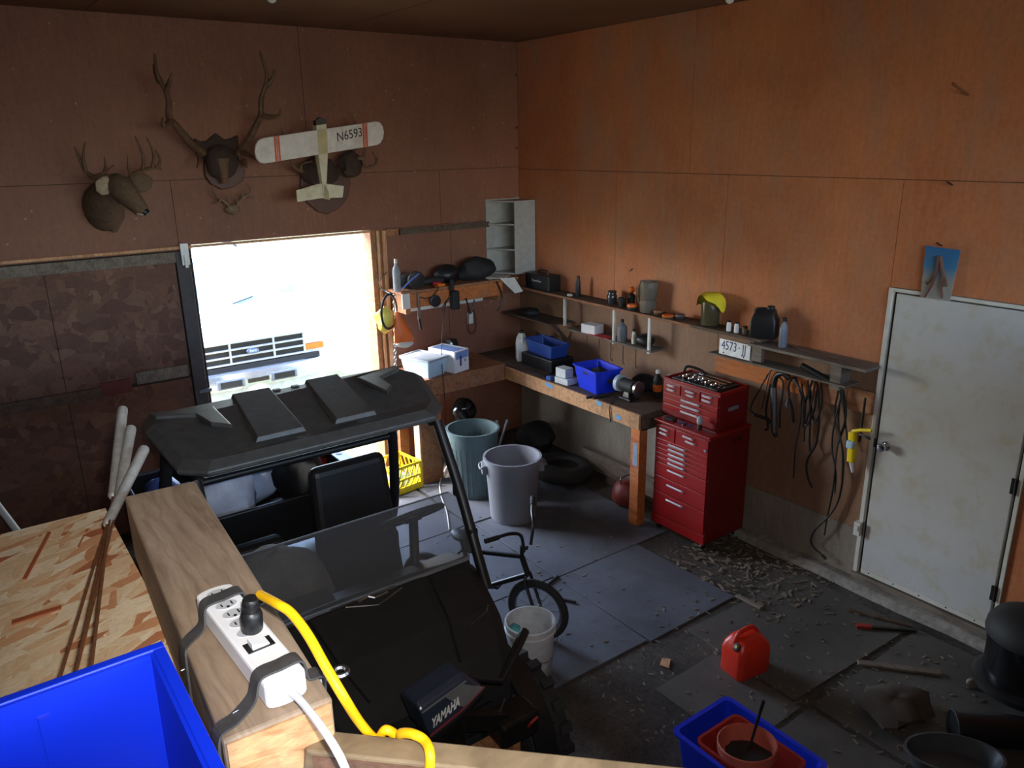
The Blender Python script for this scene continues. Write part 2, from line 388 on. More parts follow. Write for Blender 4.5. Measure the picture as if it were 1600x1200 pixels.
# right wall
w = MB()
w.box(.014, .16, -4.03, .15, -.12, H+.1); w.box(.014, .16, -10.05, -4.99, -.12, H+.1); w.box(.014, .16, -4.99, -4.03, 2.18, H+.1); w.box(.014, .16, -4.99, -4.03, -.12, .02); w.box(.034, .16, -5.0, -4.02, .0, 2.2)  # last box is an added backing that stops daylight around the door
wr = struct(w.build('wall_right', M_core), 'right-hand plywood wall with the white door')
def panR(y0, y1, z0, z1, m, t=.014):
    b = MB(); b.box(0, t, y1+.002, y0-.002, z0+.002, z1-.002); b.build('panel', m, wr)
for a, bb in ((0, -2.28), (-2.28, -4.72), (-4.72, -7.16), (-7.16, -10.0)): panR(a, bb, SEAM, H, M_wall)
for a, bb in ((0, -1.45), (-1.45, -2.67), (-2.67, -4.03)): panR(a, bb, 1.66, SEAM, M_wall)
panR(-4.03, -4.99, 2.18, SEAM, M_wall); panR(-4.99, -6.2, .06, SEAM, M_wall); panR(-6.2, -10, .06, SEAM, M_wall)
for a, bb in ((0, -1.45), (-1.45, -2.67), (-2.67, -4.03)): panR(a, bb, .43, 1.66, M_tan)
for a, bb in ((0, -1.6), (-1.6, -3.0), (-3.0, -4.03)): panR(a, bb, .05, .43, M_greywall)
# back wall with the big door opening x -3.33..-1.72, up to 2.365
XO0, XO1, ZO = -3.32, -1.72, 2.365
w = MB(); w.box(-7.6, -3.9, .014, .16, -.12, H+.1); w.box(XO1+.01, .0, .014, .16, -.12, H+.1); w.box(-3.9, XO1+.01, .014, .16, ZO+.01, H+.1); w.box(-3.9, XO1, .014, .16, -.12, .0)
wb = struct(w.build('wall_back', M_core), 'back plywood wall over the wide open doorway')
def panB(x0, x1, z0, z1, m, y=0.0, t=.014):
    b = MB(); b.box(x0+.002, x1-.002, y, y+t, z0+.002, z1-.002); b.build('panel', m, wb)
for a, bb in ((-7.5, -4.68), (-4.68, -2.24), (-2.24, 0)): panB(a, bb, SEAM+.02, H, M_wallb)
for a, bb in ((-7.5, -5.83), (-5.83, -3.39), (-3.39, -.95), (-.95, 0)): panB(a, bb, 2.365, SEAM+.02, M_wallb)
panB(-1.57, -.85, 1.6, 2.365, M_wallb); panB(-.85, 0, 1.6, 2.365, M_wallb); panB(-1.57, -.9, .05, 1.6, M_wallb); panB(-.9, 0, .05, 1.6, M_wallb)
b = MB(); b.box(-7.6, -3.3, -.008, .0, ZO-.03, ZO+.01); b.build('edge_strip', M_wallb, wb)
# side and rear walls behind the camera, with an added unseen window lighting the upper walls
w = MB(); w.box(-7.75, -7.6, -10.05, .15, -.12, H+.1); struct(w.build('wall_left', M_wallb))
w = MB(); w.box(-7.6, -5.85, -10.2, -10.0, -.12, H+.1); w.box(-.15, .15, -10.2, -10.0, -.12, H+.1); w.box(-5.85, -.15, -10.2, -10.0, -.12, 2.35); w.box(-5.85, -.15, -10.2, -10.0, 3.85, H+.1)
struct(w.build('wall_front', M_wallb))
wnd = sroot('added_window_1', 'added unseen window high in the front wall, lighting the upper walls')
b = MB(); b.box(-5.85, -.15, -10.12, -10.06, 2.35, 2.4); b.box(-5.85, -.15, -10.12, -10.06, 3.8, 3.85); b.box(-5.85, -5.8, -10.12, -10.06, 2.4, 3.8); b.box(-.2, -.15, -10.12, -10.06, 2.4, 3.8); b.box(-3.02, -2.97, -10.12, -10.06, 2.4, 3.8)
b.build('added_window_frame', M_whitep, wnd)

# concrete kerb along the right wall
n = 26; vs = []; b = MB(); rnd = random.Random(3)
rings = []
for i in range(n+1):
    y = -1.6-i*(8.2/n); k = rnd.uniform(-.012, .012)
    rings.append([(-.115+k, y, -.02), (.01, y, -.02), (.01, y, .055+k*.3), (-.07+k, y, .055+k*.5), (-.11+k, y, .035)])
b.loft(rings); struct(b.build('trim_1', M_conc), 'rough concrete kerb at the foot of the right wall')
b = MB(); b.box(-.03, .014, -4.99, -4.03, .055, .105); struct(b.build('trim_2', M_greywood), 'grey wooden threshold under the white door')

# white man door
d2 = sroot('door_2', 'white painted flush door with a round steel knob')
b = MB(); b.box(-.012, .03, -4.945, -4.085, .115, 2.145); b.build('door_leaf', M_door, d2, bevel=.003)
b = MB(); b.box(-.016, .02, -4.06, -4.03, .1, 2.175); b.build('frame_side', M_whitep, d2, bevel=.003)
b = MB(); b.box(-.016, .02, -4.99, -4.965, .1, 2.175); b.build('frame_side', M_whitep, d2, bevel=.003)
b = MB(); b.box(-.014, .02, -4.99, -4.03, 2.155, 2.178); b.build('frame_head', M_whitep, d2, bevel=.002)
b = MB(); b.box(-.02, -.011, -4.94, -4.09, .117, .15); b.build('kick_strip', M_whitep, d2)
for i in range(5):
    b = MB(T(-.02, -4.15-.18*i, .136, 0, 0, -90)); b.lathe([(.006, 0), (.005, .002)], n=8); b.build('screw', M_dsteel, d2)
for z in (.37, 1.1, 1.9):
    b = MB(); b.box(-.02, -.011, -4.968, -4.93, z-.05, z+.05); b.tube([(-.022, -4.957, z-.05), (-.022, -4.957, z+.05)], .007, 8); b.build('hinge', M_dsteel, d2)
b = MB(T(-.012, -4.145, 1.11, 0, 0, -90)); b.lathe([(.034, 0), (.033, .006), (.014, .009), (.013, .03), (.026, .038), (.03, .05), (.026, .062), (.012, .066)], n=20); b.build('knob', M_chrome, d2, smooth=True)
b = MB(); b.box(-.02, -.008, -4.078, -4.064, 1.08, 1.14); b.build('strike_plate', M_dsteel, d2)
b = MB(); b.box(-.05, -.002, -4.06, -4.015, .40, .50); b.box(-.06, -.04, -4.05, -4.02, .44, .48)
tag(b.build('door_stop_block', M_whitep), 'small white block at the door frame beside the hanging cables', 'block')

# sliding OSB door at the left of the opening
d1 = sroot('door_1', 'dark OSB sliding door pushed aside on its track')
YD = .035
for (x0, x1, z0, z1) in ((-5.55, -4.36, .05, 1.28), (-4.355, -3.44, .05, 1.28), (-5.55, -4.36, 1.31, 2.24), (-4.355, -3.44, 1.31, 2.24)):
    b = MB(); b.box(x0, x1, YD-.03, YD-.018, z0, z1); b.build('osb_sheet', M_osbd, d1)
b = MB(); b.box(-5.6, -3.3, YD-.018, YD+.03, .03, 2.34); b.build('door_core', M_core, d1)
b = MB(); b.box(-5.6, -3.38, YD-.06, YD-.018, 2.24, 2.325); b.build('top_rail', M_greywood, d1, bevel=.004)
b = MB(); b.box(-5.6, -4.12, YD-.05, YD-.018, 1.24, 1.33); b.build('mid_rail', M_darkwood, d1, bevel=.004)
b = MB(); b.box(-3.86, -3.46, YD-.052, YD-.018, 1.30, 1.40); b.build('mid_rail', M_greywood, d1, bevel=.004)
b = MB(); b.box(-4.12, -3.9, YD-.05, YD-.018, 1.25, 1.36); b.build('patch_board', mat('patch_red', (96, 38, 34), .7), d1)
b = MB(); b.box(-3.435, -3.33, YD-.065, YD+.01, .03, 2.32); b.build('stile', mat('stile_bluegrey', (70, 66, 70), .7, dirt=(52, 46, 44)), d1, bevel=.004)
b = MB(); b.box(-3.40, -3.30, YD-.075, YD-.06, 1.14, 1.17); b.build('latch', M_steel, d1)
for x in (-3.37, -4.9):
    b = MB(); b.box(x-.03, x+.03, -.07, -.055, 2.22, 2.39); b.box(x-.012, x+.012, -.08, -.07, 2.2, 2.3); b.build('hanger', M_steel, d1)
b = MB(); b.box(-5.6, XO1, -.028, -.008, 2.345, 2.365); struct(b.build('trim_3', M_stud), 'bright lower edge of the header board over the doorway')

# right jamb and framing of the opening
def brd(name, label, x0, x1, y0, y1, z0, z1, m, cat='board', grp=None, bev=.003):
    b = MB(); b.box(x0, x1, y0, y1, z0, z1); o = b.build(name, m, bevel=bev); return tag(o, label, cat, grp)
b = MB(); b.box(-1.72, -1.68, -.012, .16, 0, ZO); struct(b.build('trim_4', M_oldwood), 'reddish jamb board at the edge of the doorway')
b = MB(); b.box(-1.665, -1.64, -.03, .03, 0, ZO-.01); struct(b.build('trim_5', M_stud), 'pale lath beside the doorway jamb')
b = MB(); b.box(-1.615, -1.575, -.045, .03, 0, ZO-.01); struct(b.build('trim_6', M_stud), 'sunlit stud at the edge of the doorway')
b = MB(); b.box(-1.69, -1.57, -.0, .02, 0, ZO); struct(b.build('trim_7', M_oldwood))

# ceiling lamp holders
for i, (x, y, lab) in enumerate(((425, 0, 'white porcelain lamp holder with bulb above the elk antlers'), (1140, 1, 'white porcelain lamp holder with bulb by the right wall'))):
    p = onz(x, y+3, H-.14); p.z = H
    t = thing('lamp_holder', lab, 'lamp', p)
    b = MB(T(*p, 0, 180)); b.lathe([(.06, 0), (.058, .015), (.04, .03), (.03, .055)], n=20); b.build('socket', M_white, t, smooth=True)
    b = MB(T(p.x, p.y, p.z-.05, 0, 180)); b.lathe([(.014, 0), (.02, .02), (.03, .05), (.031, .065), (.022, .088), (.006, .097)], n=18); b.build('bulb', M_white, t, smooth=True)

# ================================================================== LOFT
DZ = 2.265
b = MB(); b.box(-7.6, -4.725, -10.0, -4.62, DZ-.018, DZ); deck = struct(b.build('loft_deck', M_osb), 'bright OSB loft deck')
b = MB(); b.box(-4.72, -.0, -10.0, -6.43, DZ-.018, DZ); b.build('added_deck_sheet', M_osb, deck)  # added unseen deck that keeps the rear window's light off the floor
b = MB(); b.box(-4.72, -.0, -6.47, -6.43, DZ-.2, DZ-.018); b.build('rim_joist', M_stud, deck)  # edge of the added unseen deck
b = MB(); b.box(-7.6, -4.74, -4.66, -4.625, DZ-.2, DZ-.018); b.build('rim_joist', M_stud, deck)
for i in range(7):
    b = MB(); x = -7.4+i*.42; b.box(x, x+.038, -10, -4.66, DZ-.2, DZ-.018); b.build('joist', M_stud, deck)
TX, TY0, TY1 = -4.675, -5.79, -4.945
Mt = Matrix.Translation((TX+.002, (TY0+TY1)/2, 0)) @ Matrix.Rotation(R(-3.3), 4, 'Z')
b = MB(Mt); b.box(-.071, .071, -.425, .425, DZ+.002, DZ+.15)
tim = tag(b.build('timber_beam', M_timber, bevel=.005), 'weathered grey-brown timber carrying the white power strip', 'timber')
b = MB(Mt); b.box(-.067, .067, -.428, -.4255, DZ+.01, DZ+.145); b.build('end_grain', M_endgrain, tim)
b = MB(Mt); b.box(-.05, .06, -.43, .42, DZ-.2, DZ+.0); struct(b.build('edge_joist', M_oldwood), 'joist under the weathered timber at the loft edge')
# rail board crossing the near end of the timber
ra = onz(585, 1148, 2.36); rb_ = onz(1040, 1195, 2.36); rdir = (rb_-ra).normalized()
rs = ra-rdir*.10; re = ra+rdir*1.9
nrm = Vector((-rdir.y, rdir.x, 0));
if nrm.y > 0: nrm = -nrm
Mr = frame(rs, rdir, nrm)
b = MB(Mr)
zs = -1 if (Mr.to_3x3() @ Vector((0, 0, 1))).z > 0 else 1
b.hexa([(0.03, 0, zs*.1), (2.0, 0, zs*.1), (2.0, .04, zs*.1), (.0, .04, zs*.1)], [(-.01, 0, 0), (2.0, 0, 0), (2.0, .04, 0), (.02, .04, 0)])
rail = tag(b.build('guard_rail', M_timber2, bevel=.003), 'pale wooden rail board butting against the end of the weathered timber', 'board')
b = MB(Mr); b.box(.03, 1.98, .0402, .0425, min(zs*.098, zs*.006), max(zs*.098, zs*.006)); b.build('bark_face', mat('bark_brown', (112, 82, 64), .9, var=.35, scale=26, bump=.5), rail)
# ================================================================== LOFT THINGS
TZ = DZ+.15
TMAT = Mt @ Matrix.Translation((0, 0, TZ))       # local x across, y along (far +), z up from timber top
def onT(x, y): return TMAT.inverted() @ onz(x, y, TZ)
pa = onT(370, 915); pb = onT(425, 1068)
# power strip axis in timber coordinates
ps0 = onz(335, 922, TZ+.039); ps1 = onz(444, 1056, TZ+.039)
ax = (ps0-ps1); ax.z = 0; L = ax.length; ax.normalize()
mid = (ps0+ps1)/2; mid.z = TZ
Ms = frame(mid, ax, Vector((-ax.y, ax.x, 0)))
t = thing('power_strip', 'white six-outlet power strip strapped to the weathered timber', 'power strip', mid)
b = MB(Ms); hw = .028; prof = []
n = 10; out = []
for sgn in (1, -1):
    for i in range(n+1):
        a = -math.pi/2+math.pi*i/n; out.append((sgn*(L/2-.0)+sgn*.012*math.cos(a), sgn*hw*math.sin(a)))
b.prism(out, .036, .003); body = b.build('body', M_white, t, bevel=.004)
def outlet(u, i):
    b = MB(Ms @ Matrix.Translation((u, 0, .039)))
    pts = [(.0115*math.cos(a*math.pi/9)+ (.0), .016*math.sin(a*math.pi/9)) for a in range(18)]
    b.prism([(x, y-.0) for x, y in pts], .001); o = b.build('outlet', M_greyw, t)
    b = MB(Ms @ Matrix.Translation((u, 0, .0402)))
    b.box(-.005, .005, -.009, -.0068, 0, .0006); b.box(-.004, .004, .0062, .0082, 0, .0006); b.lathe([(.0026, 0), (.0026, .0006)], (-.008, 0, 0), 8); b.build('slot', M_dsteel, o)
for i, f_ in enumerate((.05, .2, .31, .42, .53)): outlet(L/2-f_*L, i)
b = MB(Ms); u = L/2-.68*L; b.box(u-.012, u+.012, -.019, .019, .038, .0405); sw = b.build('switch_bezel', M_black, t)
b = MB(Ms); b.hexa([(u-.009, -.012, .04), (u+.009, -.012, .04), (u+.009, .012, .04), (u-.009, .012, .04)], [(u-.009, -.012, .042), (u+.009, -.012, .042), (u+.009, .012, .049), (u-.009, .012, .049)]); b.build('rocker', M_white, sw)
# white flex leaving the near end of the strip
e = Ms @ Vector((-L/2-.012, 0, .02))
def bez(pts, n=8):   # Catmull-Rom through the points
    pts = [Vector(p) for p in pts]; out = []
    q = [2*pts[0]-pts[1]]+pts+[2*pts[-1]-pts[-2]]
    for i in range(1, len(q)-2):
        for k in range(n):
            t_ = k/n; a, b_, c_, d_ = q[i-1], q[i], q[i+1], q[i+2]
            out.append(.5*((2*b_)+(c_-a)*t_+(2*a-5*b_+4*c_-d_)*t_**2+(3*b_-a-3*c_+d_)*t_**3))
    return out+[pts[-1]]
b = MB(); b.tube(bez([e+ax*.01, onz(470, 1095, TZ+.025), onz(505, 1140, TZ+.03), onz(530, 1180, TZ+.02), onz(545, 1215, TZ-.02)]), .0052, 10)
b.build('flex', M_white, t, smooth=True)
# yellow extension cord with black plug
t2 = thing('extension_cord', 'thick yellow extension cord with a black plug', 'cord', Ms @ Vector((L/2-.53*L, -.004, .04)))
pl = Ms @ Vector((L/2-.53*L, -.006, .041)); topp = pl+Vector((0.016, -.004, .052))
b = MB(frame(pl, Vector((1, .2, 0)), None, topp-pl)); b.lathe([(.0145, 0), (.0155, .003), (.0155, .024), (.0140, .030), (.0110, .033), (.0110, .038), (.0125, .039), (.0125, .042), (.0105, .043), (.0105, .047), (.0118, .048), (.0115, .051), (.0095, .054)], n=16); b.build('plug', M_black, t2, smooth=True)
cp = bez([topp, onz(434, 944, TZ+.108), onz(455, 958, TZ+.105), onz(481, 992, TZ+.09), onz(508, 1040, TZ+.065), onz(538, 1091, TZ+.03), onz(562, 1134, 2.375)-nrm*.004, ra-rdir*.004-nrm*.016+Vector((0, 0, -.022)), ra+rdir*.012-nrm*.012+Vector((0, 0, -.001)), ra+rdir*.028-nrm*.016+Vector((0, 0, -.014)), onz(626, 1149, 2.368)-nrm*.004, onz(645, 1147, 2.378), onz(664, 1158, 2.375), onz(672, 1182, 2.37), onz(668, 1225, 2.33)], 8)
b = MB(); b.tube(cp, .0066, 12); b.build('flex', M_yellow, t2, smooth=True)
# two rubber straps over the strip
def strap(pts, name, lab, w=.024, nails=()):
    pts = bez(pts, 6); t = thing(name, lab, 'strap', pts[0])
    b = MB(); rings = []
    for i, p in enumerate(pts):
        d = (pts[min(i+1, len(pts)-1)]-pts[max(i-1, 0)]).normalized()
        side = ax*w/2
        nn = d.cross(ax).normalized()*.0016
        rings.append([p-side-nn, p+side-nn, p+side+nn, p-side+nn])
    b.loft(rings); b.build('band', M_strap, t)
    for q in nails:
        b = MB(); b.tube([q-Vector((.004, 0, 0)), q+Vector((.004, 0, .001))], .0012, 6); b.build('staple', M_chrome, t)
TI = lambda u, w, z: TMAT @ Vector((u, w, z))
def tw(px, py):  # along-timber coordinate
    return (TMAT.inverted() @ onz(px, py, TZ)).y
v0 = Ms @ Vector((L/2-.13*L, 0, 0)); la = (TMAT.inverted() @ v0).y; lu = (TMAT.inverted() @ v0).x
strap([TI(.074, la+.03, -.05), TI(.074, la+.025, .002), TI(lu+.036, la+.012, .008), TI(lu+.030, la+.006, .042), TI(lu, la, .0445), TI(lu-.028, la-.006, .043), TI(lu-.036, la-.014, .015), TI(lu-.06, la-.025, .004), TI(-.0735, la-.035, -.002), TI(-.0765, la-.045, -.05), TI(-.08, la-.055, -.12)],
      'rubber_strap', 'black rubber strap over the far end of the power strip', nails=(TI(-.05, la-.02, .006), TI(-.078, la-.042, -.03)))
v1 = Ms @ Vector((L/2-.93*L, 0, 0)); lb = (TMAT.inverted() @ v1).y; lv = (TMAT.inverted() @ v1).x
strap([TI(.074, lb+.01, -.03), TI(.074, lb+.008, .003), TI(lv+.036, lb+.006, .01), TI(lv+.029, lb+.004, .042), TI(lv, lb, .0445), TI(lv-.028, lb-.004, .043), TI(lv-.040, lb-.01, .018), TI(lv-.065, lb-.02, .005), TI(-.0735, lb-.028, -.002), TI(-.0765, lb-.03, -.06), TI(-.079, lb-.034, -.13)],
      'rubber_strap', 'black rubber strap over the near cord end of the power strip', nails=(TI(-.045, lb-.012, .008), TI(-.078, lb-.03, -.03)))
# nail bracket on the far side of the timber
b = MB(); q = TI(.072, lb+.012, -.012); b.tube([q, q+Vector((.022, -.004, .004))], .007, 8); b.torus(q+Vector((.03, -.005, .004)), .010, .004, (0, 0, 1), 14, 6)
tag(b.build('eye_hook', M_steel), 'small steel eye hook in the side of the weathered timber', 'hook')

# blue tote on the deck
TB = 2.515
tb = thing('blue_tote', 'large bright blue plastic tote on the loft deck', 'tote', (-5.15, -5.95, DZ))
x0, x1, y0, y1 = -5.60, -4.815, -6.25, -5.70
b = MB()
def rect(x0, x1, y0, y1, z): return [(x0, y0, z), (x1, y0, z), (x1, y1, z), (x0, y1, z)]
b.loft([rect(x0+.004, x1-.004, y0+.004, y1-.004, DZ+.002), rect(x0, x1, y0, y1, TB), rect(x0+.004, x1-.004, y0+.004, y1-.004, TB), rect(x0+.008, x1-.008, y0+.008, y1-.008, DZ+.006)], True)
b.build('shell', M_blue, tb)
b = MB(); zr = TB
for (a0, a1, c0, c1) in ((x0-.014, x1+.014, y1, y1+.014), (x0-.014, x1+.014, y0-.014, y0), (x0-.014, x0, y0, y1), (x1, x1+.014, y0, y1)): b.box(a0, a1, c0, c1, zr-.02, zr+.003)
b.build('rim', M_blue, tb, bevel=.002)
for i in range(5):
    x = x0+.1+i*.14; b = MB(); b.beam((x, y1-.006, DZ+.03), (x, y1-.006, TB-.03), .012, .006, (0, -1, 0)); b.build('rib', M_blue, tb)
# three long-handled roasting forks leaning over the timber corner
def fork(lab, foot, hp, hq, grp, r, two=False):
    # foot: on the deck behind the tote; hp/hq: lower and upper end of the handle
    t = thing('roasting_fork', lab, 'fork', foot, grp)
    d = (hq-hp).normalized()
    b = MB(frame(hp, d.orthogonal(), None, d)); Lh = (hq-hp).length
    b.lathe([(.006, -.006), (r*.8, 0), (r*.82, .004), (r*.8, .01), (r*.92, Lh*.5), (r, Lh-.008), (r*.9, Lh-.002), (r*.6, Lh)], n=16); h = b.build('handle', M_alu, t, smooth=True)
    b = MB(); k = hq-d*.024; s_ = d.cross(Vector((0, 1, 0))).normalized(); b.tube([k-FW*(r+.001), k-FW*(r-.002)], .004, 10); b.build('hang_hole', M_black, h)
    for s in ((-1, 1) if two else (0,)):
        o = Vector((.012*s, .004*s, 0))
        b = MB(); b.tube([hp, hp*.7+foot*.3+o*.4, foot+o], .0026, 6); b.build('rod', M_rust, t)
def dk(x, y, f=.0): return onz(x, y, DZ+.004)
yt = -5.655
def footat(px, py):
    p = ony(px, py, yt); return Vector((p.x, yt, max(DZ+.006, p.z-.05)))
f1, f2, f3 = footat(78, 1062), footat(92, 1058), footat(124, 1050)
def along(foot, px, py, dist):
    d = ray(px, py).normalized(); return CAM+d*dist
fork('pale metal roasting fork leaning on the timber, topmost upright handle with a hole', f3, along(f3, 176, 775, 2.02), along(f3, 192, 638, 2.22), 'roasting forks', .0125)
fork('pale metal roasting fork leaning on the timber, middle of the three handles', f2, along(f2, 183, 790, 1.96), along(f2, 205, 668, 2.13), 'roasting forks', .0125)
fork('pale metal roasting fork leaning on the timber, most tilted handle with two rods', f1, along(f1, 168, 818, 1.86), along(f1, 226, 700, 2.02), 'roasting forks', .0125, True)
# OSB splinter and sliver on the deck
b = MB(T(*onz(58, 962, DZ+.002), -2)); b.hexa([(-.042, -.008, 0), (.04, -.004, 0), (.042, .009, 0), (-.04, .007, 0)], [(-.042, -.008, .003), (.04, -.004, .003), (.042, .009, .003), (-.04, .007, .003)])
tag(b.build('wood_splinter', mat('splinter', (158, 84, 48), .7)), 'short wide reddish wood splinter lying on the OSB deck', 'splinter')
b = MB(); p0, p1 = onz(38, 905, DZ+.003), onz(77, 832, DZ+.003); b.beam(p0, p1, .007, .004)
tag(b.build('wood_splinter', mat('splinter', (158, 84, 48), .7)), 'long thin reddish wood splinter lying on the OSB deck', 'splinter')
# black strap tail hanging over the tote corner
tp_ = [onx(258, 1030, -4.79), onx(268, 1055, -4.79), onx(272, 1080, -4.795), onx(266, 1112, -4.80)]
b = MB(); rings = []
for i, p in enumerate(tp_):
    w_ = (.010, .014, .020, .024)[i]; rings.append([p+Vector((-.002, -w_, 0)), p+Vector((.002, -w_, 0)), p+Vector((.002, w_, 0)), p+Vector((-.002, w_, 0))])
b.loft(rings); tag(b.build('strap_tail', M_blackm), 'black strap tail draped over the corner of the blue tote', 'strap')
# ================================================================== UTV
UX = -3.64
u = thing('utility_vehicle', 'black two-seat utility vehicle with a ribbed hard roof', 'vehicle', (UX, -2.9, 0))
def tup(p, z=None): return (p.x, p.y, p.z if z is None else z)
# roof shell
ol = [(-4.31, -2.77), (-4.34, -2.95), (-4.30, -3.32), (-4.20, -3.42), (-3.08, -3.42), (-2.97, -3.30), (-2.90, -2.98), (-2.95, -2.76)]
def inset(pts, k, z, dy=0):
    cx = sum(p[0] for p in pts)/len(pts); cy = sum(p[1] for p in pts)/len(pts)
    return [(cx+(x-cx)*(1-k), cy+(y-cy)*(1-k*1.6)+dy, z-(.07 if y < -3.2 else 0)) for x, y in pts]
b = MB(); b.loft([inset(ol, .02, 1.845), inset(ol, .0, 1.86), inset(ol, .0, 1.875), inset(ol, .06, 1.905, .02)][0:4])
roof = b.build('roof', M_roof, u, bevel=.006)
def ridge(quad, h, name='roof_rib', ins=.018):
    cx = sum(p[0] for p in quad)/4; cy = sum(p[1] for p in quad)/4
    b = MB(); b.hexa([(x, y, 1.90-(.05 if y < -3.2 else 0)) for x, y in quad], [(cx+(x-cx)*(1-ins/.1*.6), y+(cy-y)*.03, 1.90+h-(.05 if y < -3.2 else 0)) for x, y in quad]); b.build(name, M_roof, roof, bevel=.003)
ridge([(-3.96, -3.33), (-3.72, -3.33), (-3.68, -2.765), (-3.89, -2.765)], .024)
ridge([(-3.58, -3.33), (-3.36, -3.33), (-3.30, -2.765), (-3.50, -2.765)], .024)
for sgn, x0 in ((1, -4.29), (-1, -2.97)):
    b = MB(); P = [(0, -.03), (.28, -.12), (.27, -.45), (.20, -.36), (.18, -.19), (.02, -.11)]
    pts = [(x0+sgn*x, -2.77+y) for x, y in P]
    if sgn < 0: pts = pts[::-1]
    pts = pts[::-1]
    b.prism(pts, .022, 1.898); b.build('roof_chevron', M_roof, roof, bevel=.006)
for k in range(2):
    b = MB(); x = -3.66+k*.1; b.box(x-.018, x+.018, -2.80, -2.775, 1.897, 1.909); b.build('roof_slot', M_black, roof)
# roll cage
def pipe(name, pts, r=.024, m=M_black): b = MB(); b.tube(bez(pts, 5), r, 10); return b.build(name, m, u, smooth=True)
for s in (1, -1):
    X = lambda d: UX+s*d
    pipe('front_pillar', [(X(.60), -3.36, 1.755), (X(.61), -3.53, 1.44), (X(.60), -3.68, 1.18), (X(.60), -3.78, .98)], .027)
    pipe('rear_pillar', [(X(.58), -2.85, 1.83), (X(.63), -2.78, 1.45), (X(.66), -2.68, 1.0), (X(.64), -2.55, .72)], .03)
    pipe('roof_bar', [(X(.58), -3.34, 1.745), (X(.58), -3.1, 1.80), (X(.58), -2.82, 1.82)], .022)
    b = MB(); b.cbox((X(.605), -3.64, 1.20), (.05, .06, .12)); b.build('clamp', M_black, u, bevel=.008)
    b = MB(); b.cbox((X(.612), -3.52, 1.42), (.045, .05, .06)); b.build('clamp', M_black, u, bevel=.008)
pipe('rear_crossbar', [(UX-.6, -2.79, 1.5), (UX, -2.79, 1.5), (UX+.6, -2.79, 1.5)], .02)
# half windshield
wsb = [Vector((UX-.56, -3.70, 1.135)), Vector((UX+.55, -3.70, 1.135)), Vector((UX+.60, -3.66, 1.20)), Vector((UX+.60, -3.53, 1.385)), Vector((UX+.56, -3.505, 1.42)), Vector((UX-.56, -3.505, 1.42)), Vector((UX-.6, -3.53, 1.385)), Vector((UX-.6, -3.66, 1.2))]
nv = (wsb[1]-wsb[0]).cross(wsb[4]-wsb[0]).normalized()
b = MB(); n = len(wsb); b.add([tuple(p) for p in wsb]+[tuple(p+nv*.005) for p in wsb], [tuple(reversed(range(n))), tuple(range(n, 2*n))]+[(i, (i+1) % n, n+(i+1) % n, n+i) for i in range(n)])
mw, tw_, bw = base('windshield_plastic'); bw.inputs['Base Color'].default_value = (.75, .78, .8, 1); bw.inputs['Roughness'].default_value = .06; bw.inputs['Transmission Weight'].default_value = 1; bw.inputs['IOR'].default_value = 1.12
tr = tw_.new('ShaderNodeBsdfTransparent'); tr.inputs[0].default_value = (.72, .74, .76, 1); mx = tw_.new('ShaderNodeMixShader'); mx.inputs[0].default_value = .10
gl = tw_.new('ShaderNodeBsdfPrincipled'); gl.inputs['Base Color'].default_value = (.42, .42, .43, 1); gl.inputs['Roughness'].default_value = .18
out_ = [x for x in mw.node_tree.nodes if x.type == 'OUTPUT_MATERIAL'][0]
tw_.lk(tr.outputs[0], mx.inputs[1]); tw_.lk(gl.outputs[0], mx.inputs[2]); tw_.lk(mx.outputs[0], out_.inputs[0])
M_ws = mw
ws = b.build('windshield', M_ws, u)
b = MB(); b.beam(wsb[0], wsb[1], .012, .016); b.build('lower_seal', mat('seal_grey', (120, 124, 130), .4), ws)
b = MB(); b.beam(wsb[4], wsb[5], .004, .008); b.build('upper_edge', mat('seal_grey', (120, 124, 130), .4), ws)
for s0, s1 in ((.02, .17), (.33, .62)):
    a_, c_ = wsb[0].lerp(wsb[1], s0)+Vector((0, -.012, .004)), wsb[0].lerp(wsb[1], s1)+Vector((0, -.012, .004)); b = MB(); b.beam(a_, c_, .006, .010); b.build('seal_strip', M_chrome, ws)
# hood: lofted cross-sections front to back
def hs(y, z, w, zc, side): return [(UX-w, y, side), (UX+w, y, side), (UX+w, y, z-.06), (UX+w*.88, y, z), (UX+w*.42, y, zc), (UX-w*.42, y, zc), (UX-w*.88, y, z), (UX-w, y, z-.06)]
b = MB(); b.loft([hs(-4.17, .80, .46, .82, .55), hs(-4.12, .90, .50, .92, .52), hs(-3.95, 1.0, .56, 1.02, .5), hs(-3.72, 1.10, .60, 1.13, .5), hs(-3.66, 1.12, .60, 1.14, .5), hs(-3.62, 1.10, .58, 1.12, .5)])
hood = b.build('hood', M_blackm, u, bevel=.012)
for s in (-1, 1):
    b = MB(); b.tube([(UX+s*.30, -3.73, 1.135), (UX+s*.27, -3.95, 1.03), (UX+s*.22, -4.12, .925)], .006, 6); b.build('hood_crease', M_black, hood)
def onhood(px, py):
    p = onz(px, py, 1.05)
    for _ in range(6):
        zz = 1.13+(p.y+3.72)*(.11/.23) if p.y > -3.95 else 1.02+(p.y+3.95)*(.10/.17)
        p = onz(px, py, min(1.135, zz)+.004)
    return p
b = MB(); b.tube([onhood(540, 949), onhood(592, 945), onhood(628, 918)], .004, 6); b.build('badge_outline', M_steel, hood)
b = MB(); b.tube([onhood(560, 941), onhood(575, 932), onhood(585, 934), onhood(606, 925)], .006, 6); b.build('badge', M_steel, hood)
b = MB(); b.tube([onhood(735, 977), onhood(760, 955), onhood(762, 945)], .003, 6); b.build('decal_line', M_steel, hood)
